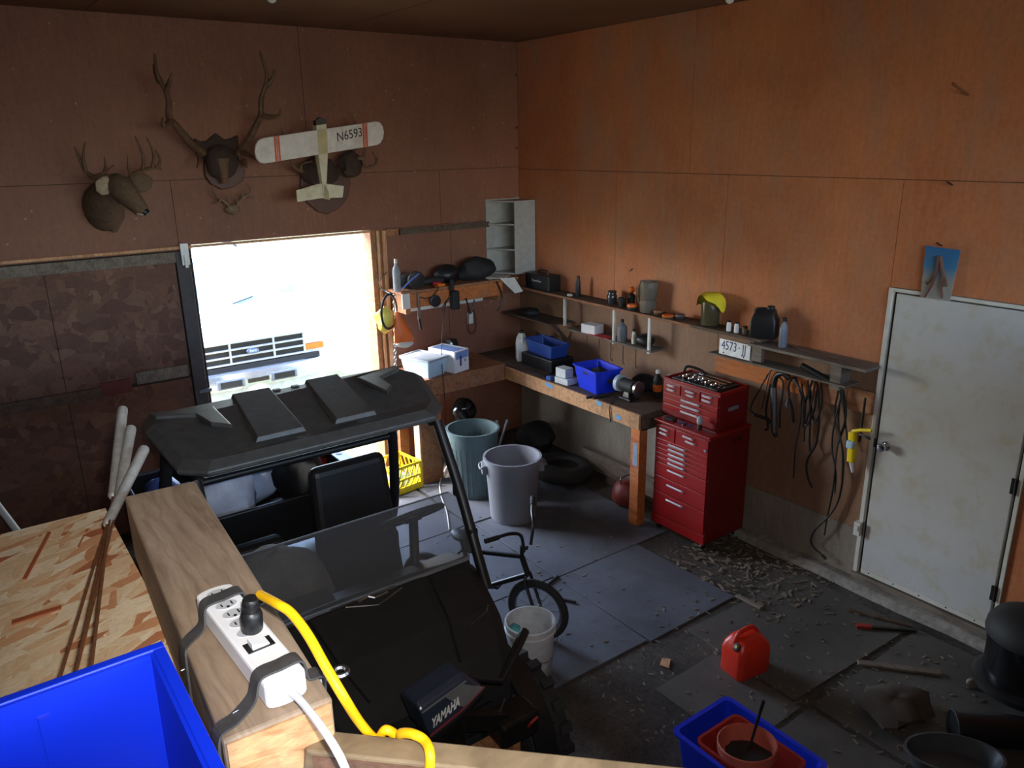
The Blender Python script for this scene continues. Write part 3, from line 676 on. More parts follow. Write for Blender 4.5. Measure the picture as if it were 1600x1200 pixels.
# fenders, nose, bumper
for s in (-1, 1):
    b = MB(); prof = []
    rings = []
    for i in range(9):
        a = math.pi*(.06+.88*i/8); y = -3.98+.40*math.cos(a); z = .34+.44*math.sin(a)
        rings.append([(UX+s*.46, y, z+.015), (UX+s*.58, y, z), (UX+s*.58, y, z-.03), (UX+s*.46, y, z-.015)] if s > 0 else [(UX+s*.58, y, z), (UX+s*.46, y, z+.015), (UX+s*.46, y, z-.015), (UX+s*.58, y, z-.03)])
    b.loft(rings); b.build('front_fender', M_black, u, smooth=True)
    b = MB(); rings = []
    for i in range(9):
        a = math.pi*(.06+.88*i/8); y = -2.0+.42*math.cos(a); z = .34+.42*math.sin(a)
        rings.append([(UX+s*.46, y, z+.015), (UX+s*.74, y, z), (UX+s*.74, y, z-.03), (UX+s*.46, y, z-.015)] if s > 0 else [(UX+s*.74, y, z), (UX+s*.46, y, z+.015), (UX+s*.46, y, z-.015), (UX+s*.74, y, z-.03)])
    b.loft(rings); b.build('rear_fender', M_black, u, smooth=True)
    b = MB(T(UX+s*.33, -4.165, .74)); b.prism([(-.09, -.0), (.09, 0), (.1, .012), (-.08, .012)], .1, -.04); b.build('headlight', M_lens, u, bevel=.01)
b = MB(); b.cbox((UX, -4.19, .55), (.7, .05, .3)); b.build('grille', M_black, u, bevel=.02)
for i in range(4):
    b = MB(); b.cbox((UX, -4.222, .46+i*.06), (.5, .015, .02)); b.build('grille_bar', M_blackm, u)
b = MB(); b.tube(bez([(UX-.4, -4.2, .40), (UX-.34, -4.29, .45), (UX+.34, -4.29, .45), (UX+.4, -4.2, .40)], 5), .024, 10); b.build('bumper', M_dsteel, u, smooth=True)
# chassis floor, sides, dash
b = MB(); b.box(UX-.6, UX+.6, -3.75, -1.5, .28, .36); b.build('floor_pan', M_black, u, bevel=.01)
b = MB(); b.hexa([(UX-.58, -3.62, .75), (UX+.58, -3.62, .75), (UX+.58, -3.45, .75), (UX-.58, -3.45, .75)], [(UX-.58, -3.66, 1.12), (UX+.58, -3.66, 1.12), (UX+.58, -3.46, 1.06), (UX-.58, -3.46, 1.06)]); dash = b.build('dashboard', M_black, u, bevel=.02)
b = MB(); b.box(UX+.05, UX+.16, -3.468, -3.452, 1.0, 1.04); b.build('dash_label', M_paper, dash)
b = MB(T(UX-.25, -3.56, 1.11, 0, 12)); b.cbox((0, 0, 0), (.26, .12, .012)); b.build('dash_tray', mat('tray_grey', (90, 88, 86), .5), dash)
for s in (-1, 1):
    b = MB(); b.box(UX+s*.62-.03, UX+s*.62+.03, -2.75, -2.3, .34, .86); b.build('side_panel', M_black, u, bevel=.015)
    b = MB(); b.box(UX+s*.60-.03, UX+s*.60+.03, -3.6, -2.7, .30, .42); b.build('sill', M_black, u, bevel=.015)
# seats
for s, ht_ in ((.36, 1.39), (-.28, 1.06)):
    b = MB(); b.hexa([(UX+s-.26, -3.25, .52), (UX+s+.26, -3.25, .52), (UX+s+.26, -2.72, .50), (UX+s-.26, -2.72, .50)], [(UX+s-.25, -3.27, .68), (UX+s+.25, -3.27, .68), (UX+s+.25, -2.75, .63), (UX+s-.25, -2.75, .63)]); b.build('seat_cushion', M_seat, u, bevel=.035, seg=3)
    b = MB(); b.hexa([(UX+s-.26, -2.88, .6), (UX+s+.26, -2.88, .6), (UX+s+.26, -2.76, .6), (UX+s-.26, -2.76, .6)], [(UX+s-.23, -2.76, ht_), (UX+s+.23, -2.76, ht_), (UX+s+.23, -2.67, ht_), (UX+s-.23, -2.67, ht_)]); b.build('seat_back', M_seat, u, bevel=.05, seg=3)
# steering wheel
sc_ = Vector((UX+.455, -3.30, 1.235)); sa = Vector((0, .55, .83)).normalized()
b = MB(); b.torus(sc_, .165, .016, sa, 32, 10); rim = b.build('steering_wheel', mat('wheel_rubber', (64, 60, 56), .5), u, smooth=True)
ea = sa.orthogonal().normalized(); eb = sa.cross(ea)
for k in range(3):
    a = 2*math.pi*k/3+.4; b = MB(); b.beam(sc_-sa*.02, sc_+(ea*math.cos(a)+eb*math.sin(a))*.16, .03, .01, sa); b.build('spoke', M_dsteel, rim)
b = MB(frame(sc_-sa*.03, ea, None, sa)); b.lathe([(.045, 0), (.05, .02), (.035, .03)], n=18); b.build('hub', M_black, rim, smooth=True)
b = MB(); b.tube([sc_-sa*.02, (UX+.36, -3.48, .98)], .025, 10); b.build('steering_column', M_black, u)
# cargo bed
BX0, BX1, BY0, BY1 = UX-.62, UX+.62, -2.42, -1.5
for nm, bx in (('bed_floor', (BX0, BX1, BY0, BY1, .82, .86)), ('bed_front', (BX0, BX1, BY0-.03, BY0, .82, 1.12)), ('tailgate', (BX0, BX1, BY1, BY1+.03, .82, 1.12)), ('bed_side', (BX0-.03, BX0, BY0, BY1, .82, 1.12)), ('bed_side', (BX1, BX1+.03, BY0, BY1, .82, 1.12))):
    b = MB(); b.box(*bx); b.build(nm, M_black, u, bevel=.01)
b = MB(); b.box(BX1-.05, BX1+.035, BY0-.03, BY1, 1.12, 1.132); b.build('bed_rail', M_bluecl, u)
for k in range(2):
    b = MB(T(BX1-.008, -2.0+k*.2, 1.1325)); b.lathe([(.022, 0), (.022, .002)], n=14); b.build('tie_hole', M_black, u)
# wheels
def utv_wheel(X, Y, s):
    b = MB(frame((X, Y, .32), (0, 0, 1), None, (s, 0, 0)))
    b.lathe([(.16, -.11), (.24, -.125), (.295, -.11), (.31, -.06), (.31, .06), (.295, .11), (.24, .125), (.16, .11)], n=32); tyre = b.build('tyre', M_rubber, u, smooth=True)
    b = MB(frame((X, Y, .32), (0, 0, 1), None, (s, 0, 0)))
    for k in range(18):
        a = 2*math.pi*k/18
        for z, da in ((-.075, 0), (.075, .17), (0, .09)):
            c_ = (.315*math.cos(a+da), .315*math.sin(a+da), z)
            m_ = b.M; b.M = m_ @ Matrix.Translation(c_) @ Matrix.Rotation(a+da, 4, 'Z'); b.cbox((0, 0, 0), (.035, .045, .065)); b.M = m_
    o = b.build('tread_lugs', M_rubber, tyre); o['kind'] = 'stuff'
    b = MB(frame((X, Y, .32), (0, 0, 1), None, (s, 0, 0))); b.lathe([(.16, -.1), (.165, .05), (.14, .08), (.06, .07), (.04, .085), (.0001, .085)], n=24); b.build('rim', M_dsteel, u, smooth=True)
for X, s in ((UX+.62, 1), (UX-.62, -1)):
    for Y in (-3.98, -2.0): utv_wheel(X, Y, s)
# things carried in the UTV
b = MB(); b.blob((UX-.2, -3.03, .9), (.27, .2, .25), .10, 3, 18, 10); tag(b.build('jacket', M_fabric, smooth=True), 'crumpled grey jacket on the passenger seat of the utility vehicle', 'jacket')
b = MB(); b.blob((UX-.26, -3.37, .80), (.2, .08, .12), .10, 9, 18, 10); tag(b.build('camouflage_bag', M_camo, smooth=True), 'camouflage bag on the passenger seat in front of the grey jacket', 'bag')
def bedthing(name, lab, cat, px, py, d, m, seed, z=.98, kind='blob'):
    p = Vector((px, py, z))
    b = MB(); b.blob((p.x, p.y, .862+d[2]), d, .14, seed, 16, 10, .9); return tag(b.build(name, m, smooth=True), lab, cat)
bedthing('plastic_sheet', 'crumpled pale blue plastic sheet in the cargo bed', 'plastic sheet', -3.56, -1.82, (.17, .2, .24), M_bluecl, 4)
bedthing('duffel_bag', 'black duffel bag in the cargo bed behind the seats', 'bag', -3.38, -2.24, (.15, .13, .25), M_black, 12)
bedthing('work_gloves', 'heap of orange straps in the cargo bed corner', 'straps', -3.17, -1.8, (.12, .13, .2), M_redd, 6).name = 'orange_straps'
bedthing('feed_bag', 'white plastic bag in the cargo bed behind the passenger seat', 'bag', -3.84, -2.2, (.18, .16, .24), mat('bag_white', (190, 200, 220), .5), 8)
bedthing('blue_tarp', 'folded blue tarp at the left side of the cargo bed', 'tarp', -4.1, -1.75, (.11, .18, .15), mat('tarp_blue', (70, 96, 170), .5), 15)

# ================================================================== OUTBOARD MOTOR
OX, OY = -3.50, -4.55
ob = thing('outboard_motor', 'dark outboard motor with a silver lettered cowl on a wooden stand', 'outboard motor', (-3.6, OY, 0))
def P3(px, py, y): return ony(px, py, y)
yf = -4.50
A = P3(655, 1114, yf); B = P3(728, 1062, yf); Cc = P3(757, 1074, yf); D = P3(672, 1152, yf)
dx = .0; dep = .14
def sec(p, dy, zz=0): return (p.x, p.y+dy, p.z+zz)
b = MB()
tl, tr_, br, bl = A, B, Cc, D
mid_b = (Cc+D)/2; mid_b.z -= .012; mid_b.x += .012
front = [bl, mid_b, br, tr_, tl]
b.loft([[(p.x, yf, p.z) for p in front], [(p.x, yf+.03, p.z+(.022 if i > 2 else 0)) for i, p in enumerate(front)], [(p.x-.01, yf+dep-.03, p.z+(.022 if i > 2 else 0)) for i, p in enumerate(front)], [(p.x-.01, yf+dep, p.z) for p in front]])
cw = b.build('cowl', M_cowl, ob, bevel=.016, seg=3)
ztop = max(A.z, B.z)
fx = (tr_-tl).normalized(); 
b = MB(); b.beam((A.x+.01, yf-.002, A.z-.004), (B.x, yf-.002, B.z-.004), .004, .006, (0, 1, 0)); b.build('trim_line', M_silver, cw)
b = MB(); q = [br, tr_+(tl-tr_)*.05+Vector((0, 0, -.012)), tl.lerp(tr_, .55)+Vector((0, 0, -.012)), bl.lerp(br, .6)]
b.add([(p.x, yf-.002, p.z) for p in q]+[(p.x, yf+.004, p.z) for p in q], [(0, 1, 2, 3), (7, 6, 5, 4), (0, 4, 5, 1), (1, 5, 6, 2), (2, 6, 7, 3), (3, 7, 4, 0)]); b.build('silver_decal', M_silver, cw)
b = MB(); b.tube([(bl.x, yf-.001, bl.z+.006), (mid_b.x, yf-.001, mid_b.z+.008), (br.x, yf-.001, br.z+.004)], .005, 6); b.build('red_stripe', M_purple, cw)
tp0 = P3(676, 1132, yf-.004); tp1 = P3(718, 1096, yf-.004); td = (tp1-tp0); 
tc = (tp0+tp1)/2; tdn = td.normalized()
Mtxt = Matrix(((tdn.x, .10, 0, tc.x), (0, 0, -1, yf-.003), (tdn.z, .95, 0, tc.z), (0, 0, 0, 1)))
text('YAMAHA', .062, Mtxt, mat('letter_white', (226, 226, 222), .5), cw, bold=.0016, sx=.52)
b = MB(); b.loft([[(p.x+.01, yf+.01, p.z-o) for p, o in ((bl, .07), (br, .05), (br, .012), (mid_b, .012), (bl, .012))], [(p.x+.01, yf+dep-.01, p.z-o) for p, o in ((bl, .07), (br, .05), (br, .012), (mid_b, .012), (bl, .012))]]); b.build('lower_cowl', M_black, ob, bevel=.01)
mcx = (bl.x+br.x)/2
b = MB(); b.loft([[(mcx+x, OY+.14+y, z) for x, y in ((-.07, -.05), (.06, -.045), (.08, 0), (.06, .045), (-.07, .05))] for z in (bl.z-.01, .5, .3)]); b.build('leg', M_dsteel, ob, bevel=.01)
b = MB(); b.box(mcx-.14, mcx+.14, OY+.03, OY+.25, .27, .285); b.build('cavitation_plate', M_dsteel, ob)
b = MB(frame((mcx-.12, OY+.14, .17), (0, 1, 0), None, (1, 0, 0))); b.lathe([(.01, -.03), (.035, 0), (.04, .12), (.03, .22), (.005, .27)], n=14); b.build('gearcase', M_dsteel, ob, smooth=True)
for k in range(3):
    a = 2*math.pi*k/3; c_ = Vector((mcx-.11, OY+.14, .17)); d_ = Vector((0, math.cos(a), math.sin(a)))
    b = MB(); b.hexa(*[[tuple(c_+d_*r_+d_.cross(Vector((1, 0, 0)))*w+Vector((xx+o, 0, 0))) for r_, w, xx in ((.03, -.02, 0), (.1, -.045, -.02), (.1, .045, .02), (.03, .02, 0))] for o in (0, .006)]); b.build('propeller_blade', M_dsteel, ob)
hb, ht = onz(775, 1080, .87), onz(820, 986, .95)
b = MB(); b.tube([(br.x-.02, yf+.12, br.z-.02), hb.lerp(ht, .15), hb.lerp(ht, .7), ht], [.016, .016, .022, .022], 12); b.build('tiller_handle', M_black, ob, smooth=True)
b = MB(); cbx = onz(805, 1125, .72); b.box(cbx.x-.10, cbx.x+.1, cbx.y-.05, cbx.y+.09, .64, .76); b.build('clamp_bracket', M_dsteel, ob, bevel=.015)
b = MB(); b.beam((mcx+.05, yf+.12, bl.z-.1), (cbx.x, cbx.y+.03, .7), .05, .07); b.build('swivel_arm', M_dsteel, ob)
b = MB(); q = onz(825, 1135, .70); b.tube([q, q+Vector((.01, -.03, .05))], .006, 8); b.tube([q+Vector((-.01, -.03, .04)), q+Vector((.03, -.03, .055))], .006, 8); b.build('clamp_screw', M_redd, ob)
b = MB(); q = onz(783, 1110, .78); b.tube([q+Vector((-.05, 0, -.08)), q+Vector((.02, .0, .05))], .006, 6); b.build('lever', M_steel, ob)
for nm, bx in (('stand_leg', (cbx.x-.02, cbx.x+.02, cbx.y-.01, cbx.y+.08, 0, .64)), ('stand_leg', (mcx-.28, mcx-.24, OY+.1, OY+.19, 0, .62)), ('stand_bar', (mcx-.28, cbx.x+.02, OY+.265, OY+.3, .5, .59))):
    b = MB(); b.box(*bx); b.build(nm, M_oldwood, ob, bevel=.003)

# ================================================================== FLOOR THINGS
# small bicycle
bk = thing('bicycle', 'small black bicycle standing beside the utility vehicle', 'bicycle', (-2.3, -2.9, 0))
wc = Vector((-2.24, -3.16, .215)); rc = Vector((-2.62, -2.42, .215))
dirb = (wc-rc).normalized(); side = Vector((-dirb.y, dirb.x, 0)); lean = 0
def bwheel(c):
    b = MB(); b.torus(c, .19, .026, side, 36, 10); ty = b.build('tyre', M_rubber, bk, smooth=True)
    b = MB(); b.torus(c, .163, .009, side, 32, 6); rm = b.build('rim', M_steel, bk, smooth=True)
    o = side.cross(Vector((0, 0, 1)))
    for k in range(14):
        a = 2*math.pi*k/14; b = MB(); b.tube([c+side*.015*(1 if k % 2 else -1), c+(o*math.cos(a+.15)+Vector((0, 0, 1))*math.sin(a+.15))*.163], .0015, 4); b.build('spoke', M_chrome, rm)
    b = MB(); b.tube([c-side*.035, c+side*.035], .018, 10); b.build('hub', M_steel, bk)
bwheel(wc); bwheel(rc)
hd = wc-dirb*.11+Vector((0, 0, .36)); hl = wc-dirb*.07+Vector((0, 0, .24))
bb_ = rc.lerp(wc, .44)+Vector((0, 0, .02)); st = rc.lerp(wc, .33)+Vector((0, 0, .30))
for nm, p, q, r_ in (('top_tube', hd, st, .016), ('down_tube', hl, bb_, .018), ('seat_tube', bb_, st+Vector((0, 0, .08)), .016), ('head_tube', hl, hd, .02), ('chain_stay', bb_, rc, .01), ('seat_stay', st, rc, .009)):
    b = MB(); b.tube([p, q], r_, 10); b.build(nm, M_black, bk, smooth=True)
for s in (-1, 1):
    b = MB(); b.tube([hl+side*.03*s, hl+side*.045*s-Vector((0, 0, .03)), wc+side*.045*s], .011, 8); b.build('fork_blade', M_black, bk, smooth=True)
stem = hd+Vector((0, 0, .07))
b = MB(); b.tube([hd, stem, stem+dirb*.04], .015, 8); b.build('stem', M_dsteel, bk)
hbp = [stem+dirb*.04-side*.05, stem+dirb*.04-side*.09+Vector((0, 0, .13)), stem-side*.16+Vector((0, 0, .17)), stem-dirb*.05-side*.27+Vector((0, 0, .18))]
hbp2 = [p+side*2*((stem-p).dot(side)) for p in hbp]
for hp_ in (hbp, hbp2):
    b = MB(); b.tube(bez(hp_, 4), .011, 8); b.build('handlebar', M_black, bk, smooth=True)
    b = MB(); b.tube([hp_[-1]-(hp_[-1]-hp_[-2]).normalized()*.03, hp_[-1]+(hp_[-1]-hp_[-2]).normalized()*.07], .016, 10); b.build('grip', M_rubber, bk, smooth=True)
b = MB(); b.blob(st+Vector((0, 0, .11)), (.06, .1, .025), .05, 2); b.build('saddle', M_black, bk, smooth=True)
b = MB(frame(bb_+side*.04, dirb, None, side)); b.lathe([(.06, 0), (.062, .003), (.02, .004)], n=20); b.build('chainring', M_chrome, bk)
for s in (-1, 1):
    q = bb_+side*.07*s+dirb*.1*s; b = MB(); b.tube([bb_+side*.06*s, q], .009, 8); b.build('crank', M_chrome, bk)
    b = MB(); b.beam(q+side*.01*s, q+side*.08*s, .06, .018); b.build('pedal', M_black, bk)
# white pail with handle and sticks of litter
pp = Vector((-2.50, -3.42, .011)); t = thing('white_pail', 'dirty white plastic pail beside the small bicycle wheel', 'pail', pp)
b = MB(T(*pp)); b.lathe([(.122, 0), (.128, .01), (.146, .31), (.156, .312), (.156, .325), (.150, .33), (.150, .352), (.155, .356), (.155, .368), (.143, .37), (.140, .35), (.118, .012), (.0001, .01)], n=32); b.build('shell', mat('pail_white', (200, 202, 204), .45, dirt=(140, 132, 122)), t, smooth=True)
b = MB(T(*pp)); b.tube(bez([(.15, 0, .31), (.13, -.1, .22), (0, -.162, .17), (-.13, -.1, .22), (-.15, 0, .31)], 5), .0025, 6); b.build('bail', M_steel, t)
b = MB(); b.blob(pp+Vector((-.08, .06, .30)), (.05, .05, .03), .2, 5); tag(b.build('rag', M_teal, smooth=True), 'teal rag tucked inside the white pail', 'rag')
# bins
def can(name, lab, p, r, h, m, rb, hand=True, fl=False):
    t = thing(name, lab, 'bin', p); n = 40
    b = MB(T(*p)); b.lathe([(rb, 0), (rb+.008, .012), (r*.965, h*.76), (r*.985, h*.77), (r, h-.03), (r+.016, h-.028), (r+.016, h), (r-.004, h), (r-.012, h-.03), (r*.955, h*.76), (rb-.004, .015), (.0001, .012)], n=n); b.build('shell', m, t, smooth=True)
    if hand:
        for s in (-1, 1):
            b = MB(T(*p, 152)); b.tube(bez([(s*(r+.005), -.06, h-.06), (s*(r+.045), -.05, h-.08), (s*(r+.045), .05, h-.08), (s*(r+.005), .06, h-.06)], 5), .009, 8); b.box(*sorted((s*(r-.01), s*(r+.03))), -.06, .06, h-.14, h-.06); b.build('handle', m, t, bevel=.006)
    if fl:
        for k in range(28):
            a = 2*math.pi*k/28; b = MB(T(*p)); b.tube([((rb+.008)*math.cos(a), (rb+.008)*math.sin(a), .02), ((r*.97)*math.cos(a), (r*.97)*math.sin(a), h*.86)], .007, 5); b.build('flute', m, t)
    return t
can('grey_bin', 'round grey plastic bin with rim handles, empty', Vector((-1.34, -1.66, .011)), .235, .565, M_greycan, .19)
can('green_bin', 'fluted dark green bin holding tool handles behind the grey bin', Vector((-1.34, -1.05, .011)), .23, .64, M_green, .175, False, True)
for i, (a_, c_) in enumerate((((760, 678), (777, 657)), ((780, 672), (793, 656)))):
    p, q = onz(*a_, .66), onz(*c_, .74); p = Vector((-1.3+.12*i, -1.03, .05)); q = ony(*c_, -1.0)
    b = MB(); b.tube([p, q], .011, 8); b.tube([q-(q-p)*.12, q], .014, 8); tag(b.build('long_handled_tool', M_steel, smooth=True), ['bright steel tool handle standing in the green bin', 'dull steel tool handle standing in the green bin'][i], 'tool handle')
# gas can
gp = onz(1163, 1045, .01); gp.z = .01
t = thing('gas_can', 'red plastic jerry can with a black cap on the dirt floor', 'gas can', gp)
Mg = T(gp.x, gp.y, gp.z, -8)
def rr(w, d, r_, z, n=5, ox=0):
    out = []
    for sx, sy, a0 in ((1, 1, 0), (-1, 1, 90), (-1, -1, 180), (1, -1, 270)):
        for i in range(n+1):
            a = R(a0+90*i/n); out.append((ox+sx*(w-r_)+r_*math.cos(a), sy*(d-r_)+r_*math.sin(a), z))
    return out
b = MB(Mg); b.loft([rr(.12, .085, .03, 0), rr(.128, .092, .035, .015), rr(.128, .092, .035, .16), rr(.118, .085, .035, .20), rr(.085, .06, .03, .245, ox=-.0), rr(.05, .04, .02, .262)]); b.build('body', M_gas, t, smooth=True)
b = MB(Mg); b.tube(bez([(-.10, 0, .20), (-.07, 0, .275), (.03, 0, .29), (.075, 0, .25), (.09, 0, .22)], 5), .014, 8); b.build('handle', M_gas, t, smooth=True)
b = MB(Mg @ Matrix.Translation((-.095, -.03, .20)) @ Matrix.Rotation(R(-50), 4, 'Y')); b.lathe([(.026, 0), (.026, .02), (.022, .026), (.012, .027)], n=18); cap = b.build('cap', M_black, t, smooth=True)
b = MB(Mg @ Matrix.Translation((-.095, -.03, .20)) @ Matrix.Rotation(R(-50), 4, 'Y')); b.lathe([(.010, .026), (.010, .029)], n=12); b.build('cap_disc', mat('brass', (190, 170, 60), .5), cap)
# blue tote with red tub and flower pot
tp = Vector((-2.2, -4.78, .011))
t = thing('storage_tote', 'blue plastic tote on the floor holding a red tub', 'tote', tp)
Mb = T(tp.x, tp.y, .011, 0)
b = MB(Mb); w_, d_ = .20, .29
b.loft([rr(w_-.03, d_-.03, .03, 0), rr(w_, d_, .035, .25), rr(w_+.018, d_+.018, .04, .25), rr(w_+.018, d_+.018, .04, .262), rr(w_-.006, d_-.006, .03, .262), rr(w_-.036, d_-.036, .03, .012)]); b.build('shell', M_blue2, t, smooth=True)
tp2 = tp+Vector((-.02, -.03, .02)); t = thing('red_tub', 'shallow red plastic tub sitting inside the blue floor tote', 'tub', tp2)
b = MB(T(*tp2)); b.loft([rr(.125, .18, .03, 0), rr(.15, .205, .035, .24), rr(.16, .215, .04, .24), rr(.16, .215, .04, .25), rr(.146, .2, .03, .25), rr(.12, .175, .03, .01)]); b.build('shell', M_redd, t, smooth=True)
pq = tp2+Vector((-.02, -.015, .02)); t = thing('flower_pot', 'round terracotta plastic flower pot filled with dark soil', 'pot', pq)
b = MB(T(*pq, 0, -5)); b.lathe([(.085, 0), (.09, .01), (.128, .24), (.142, .242), (.142, .285), (.136, .288), (.13, .245), (.125, .2), (.0001, .2)], n=32); b.build('shell', M_terr, t, smooth=True)
b = MB(T(*pq, 0, -5)); b.blob((0, 0, .2), (.12, .12, .02), .1, 3); b.build('soil', M_blackm, t, smooth=True)
b = MB(); b.tube([pq+Vector((.04, .04, .2)), onz(1193, 1095, .52)], [.006, .009], 8); b.build('hand_tool', M_dsteel, t)
# shop vacuum
vp = onz(1590, 1085, .0); vp = Vector((vp.x-.02, vp.y-.02, .01))
t = thing('shop_vacuum', 'black drum shop vacuum by the white door', 'vacuum', vp)
b = MB(T(*vp)); b.lathe([(.20, .06), (.205, .08), (.215, .30), (.225, .38), (.225, .40), (.0001, .40)], n=36); b.build('drum', mat('vac_black', (22, 22, 24), .18), t, smooth=True)
b = MB(T(*vp)); b.lathe([(.245, .07), (.26, .08), (.26, .11), (.24, .125), (.2, .125)], n=36); b.build('base_ring', M_black, t, smooth=True)
b = MB(T(*vp)); b.lathe([(.232, .395), (.235, .41), (.23, .45), (.20, .50), (.13, .535), (.05, .545), (.0001, .545)], n=36); hd_ = b.build('motor_head', M_blackm, t, smooth=True)
b = MB(T(*vp)); b.tube(bez([(-.12, 0, .52), (-.08, 0, .575), (.08, 0, .575), (.12, 0, .52)], 5), .014, 8); b.build('handle', M_black, t, smooth=True)
b = MB(T(*vp, 205)); b.box(.215, .232, -.035, .035, .31, .37); b.build('label', mat('label_grey', (196, 198, 206), .4), t)
for k in range(4):
    a = R(35+90*k); c_ = vp+Vector((.25*math.cos(a), .25*math.sin(a), .03)); b = MB(frame(c_, (0, 0, 1), None, (math.sin(a), -math.cos(a), 0))); b.lathe([(.02, -.014), (.03, -.01), (.03, .01), (.02, .014)], n=14); b.build('caster', M_greywood, t)
# ================================================================== BENCHES
BZ = 1.0
bb = thing('corner_workbench', 'plywood-topped workbench along the back wall carrying the pale blue bin', 'workbench', (-1.1, -.3, 0))
b = MB(); b.box(-1.62, -.64, -.60, -.002, BZ, BZ+.03); b.build('top', M_oldwood, bb, bevel=.003)
b = MB(); b.box(-1.62, -.64, -.595, -.56, BZ-.14, BZ); b.build('apron', M_oldwood, bb, bevel=.003)
b = MB(); b.box(-1.625, -1.59, -.60, -.01, BZ-.13, BZ); b.build('apron', M_stud, bb, bevel=.003)
b = MB(); b.box(-1.625, -1.40, -.605, -.555, 0, BZ-.14); b.build('leg', M_oldwood, bb, bevel=.004)
b = MB(); b.box(-1.645, -1.625, -.605, -.50, 0, .8); b.build('leg_lit_face', M_stud, bb, bevel=.003)  # doorway side of the post, its daylight put in as paler wood
b = MB(); b.box(-1.60, -1.5, -.12, -.03, 0, BZ-.0); b.build('leg', M_oldwood, bb)
rbn = thing('long_workbench', 'long workbench along the right wall with a chipped OSB front edge', 'workbench', (-.3, -1.3, 0))
b = MB(); b.box(-.63, -.002, -2.46, -.004, BZ-.02, BZ+.0); b.build('top', M_darkwood, rbn, bevel=.002)
b = MB(); b.box(-.655, -.63, -2.46, -.604, BZ-.125, BZ+.005); fe = b.build('front_edge', mat('osb_edge', (176, 132, 92), .7, var=.3, scale=30, dirt=(120, 84, 58)), rbn, bevel=.004)
for (px, py, w_) in ((858, 602, .05), (936, 630, .03), (966, 652, .03)):
    p = onx(px, py, -.656); b = MB(T(p.x, p.y, p.z, 0, 8)); b.box(-.002, .0, -w_, w_, -.018, .018); b.build('paint_patch', mat('paint_blue', (90, 150, 200), .6), fe)
b = MB(); b.box(-.64, -.55, -2.46, -2.36, 0, BZ-.125); lg = b.build('leg', M_orangewood, rbn, bevel=.004)
b = MB(); b.box(-.642, -.64, -2.44, -2.39, .55, .75); b.build('paint_patch', mat('paint_blue_faint', (120, 140, 160), .7), lg)
b = MB(); b.box(-.62, -.02, -2.46, -2.42, BZ-.14, BZ-.02); b.build('end_apron', M_darkwood, rbn)
b = MB(); b.box(-.10, -.02, -2.46, -2.36, 0, BZ-.14); b.build('leg', M_oldwood, rbn)
b = MB(); b.box(-.035, -.003, -2.4, -.05, .02, .86); b.build('back_board', M_greywall, rbn)

# ---- things on the back-wall bench
BT = BZ+.03
def binbox(name, lab, cat, p, w_, d_, h, m, rz=0, lid=None):
    t = thing(name, lab, cat, p); Mx = T(p[0], p[1], p[2], rz)
    b = MB(Mx); b.loft([rr(w_*.42, d_*.42, .012, 0), rr(w_/2, d_/2, .016, h), rr(w_/2+.008, d_/2+.008, .018, h), rr(w_/2+.008, d_/2+.008, .018, h+.012), rr(w_/2-.006, d_/2-.006, .014, h+.012), rr(w_*.42-.005, d_*.42-.005, .01, .006)]); b.build('shell', m, t, smooth=True)
    if lid:
        b = MB(Mx); b.loft([rr(w_/2+.012, d_/2+.012, .018, h+.006), rr(w_/2+.012, d_/2+.012, .018, h+.026), rr(w_/2-.01, d_/2-.01, .014, h+.028), rr(w_/2-.016, d_/2-.016, .014, h+.02)]); b.build('lid', lid, t, smooth=True)
    return t, Mx
t, Mx = binbox('storage_bin', 'pale blue lidded plastic bin on the back bench', 'bin', (-1.44, -.40, BT), .27, .36, .155, M_lblue, 18, mat('lid_grey', (150, 160, 170), .45))
b = MB(Mx); b.box(.128, .132, -.06, .02, .05, .11); b.build('sticker', M_blackm, t)
t = thing('battery_box', 'white and blue boxed battery charger on the back bench beside the pale blue bin', 'box', (-1.17, -.40, BT)); Mx = T(-1.17, -.40, BT, 16)
b = MB(Mx); b.box(-.1, .1, -.17, .17, 0, .21); bx_ = b.build('carton', M_white, t, bevel=.002)
b = MB(Mx); b.box(-.08, .09, -.172, -.17, .13, .20); b.box(-.09, .06, -.15, .13, .2102, .2112); b.build('print', mat('print_lightblue', (120, 150, 205), .6), bx_)
b = MB(Mx); b.box(-.03, -.005, -.1725, -.1715, .06, .16); b.box(.04, .052, -.1725, -.1715, .09, .12); b.build('print', M_textb, bx_)
t = thing('drill_charger', 'black tool charger with a blue stripe behind the boxed battery charger', 'charger', (-1.02, -.25, BT))
b = MB(T(-1.02, -.25, BT, 10)); b.hexa([(-.06, -.08, 0), (.06, -.08, 0), (.06, .08, 0), (-.06, .08, 0)], [(-.05, -.02, .24), (.04, -.02, .24), (.04, .06, .24), (-.05, .06, .24)]); b.build('body', M_black, t, bevel=.012)
b = MB(T(-1.02, -.25, BT, 10)); b.beam((-.058, -.06, .12), (-.052, -.03, .22), .03, .006, (1, 0, 0)); b.build('stripe', M_lblue, t)
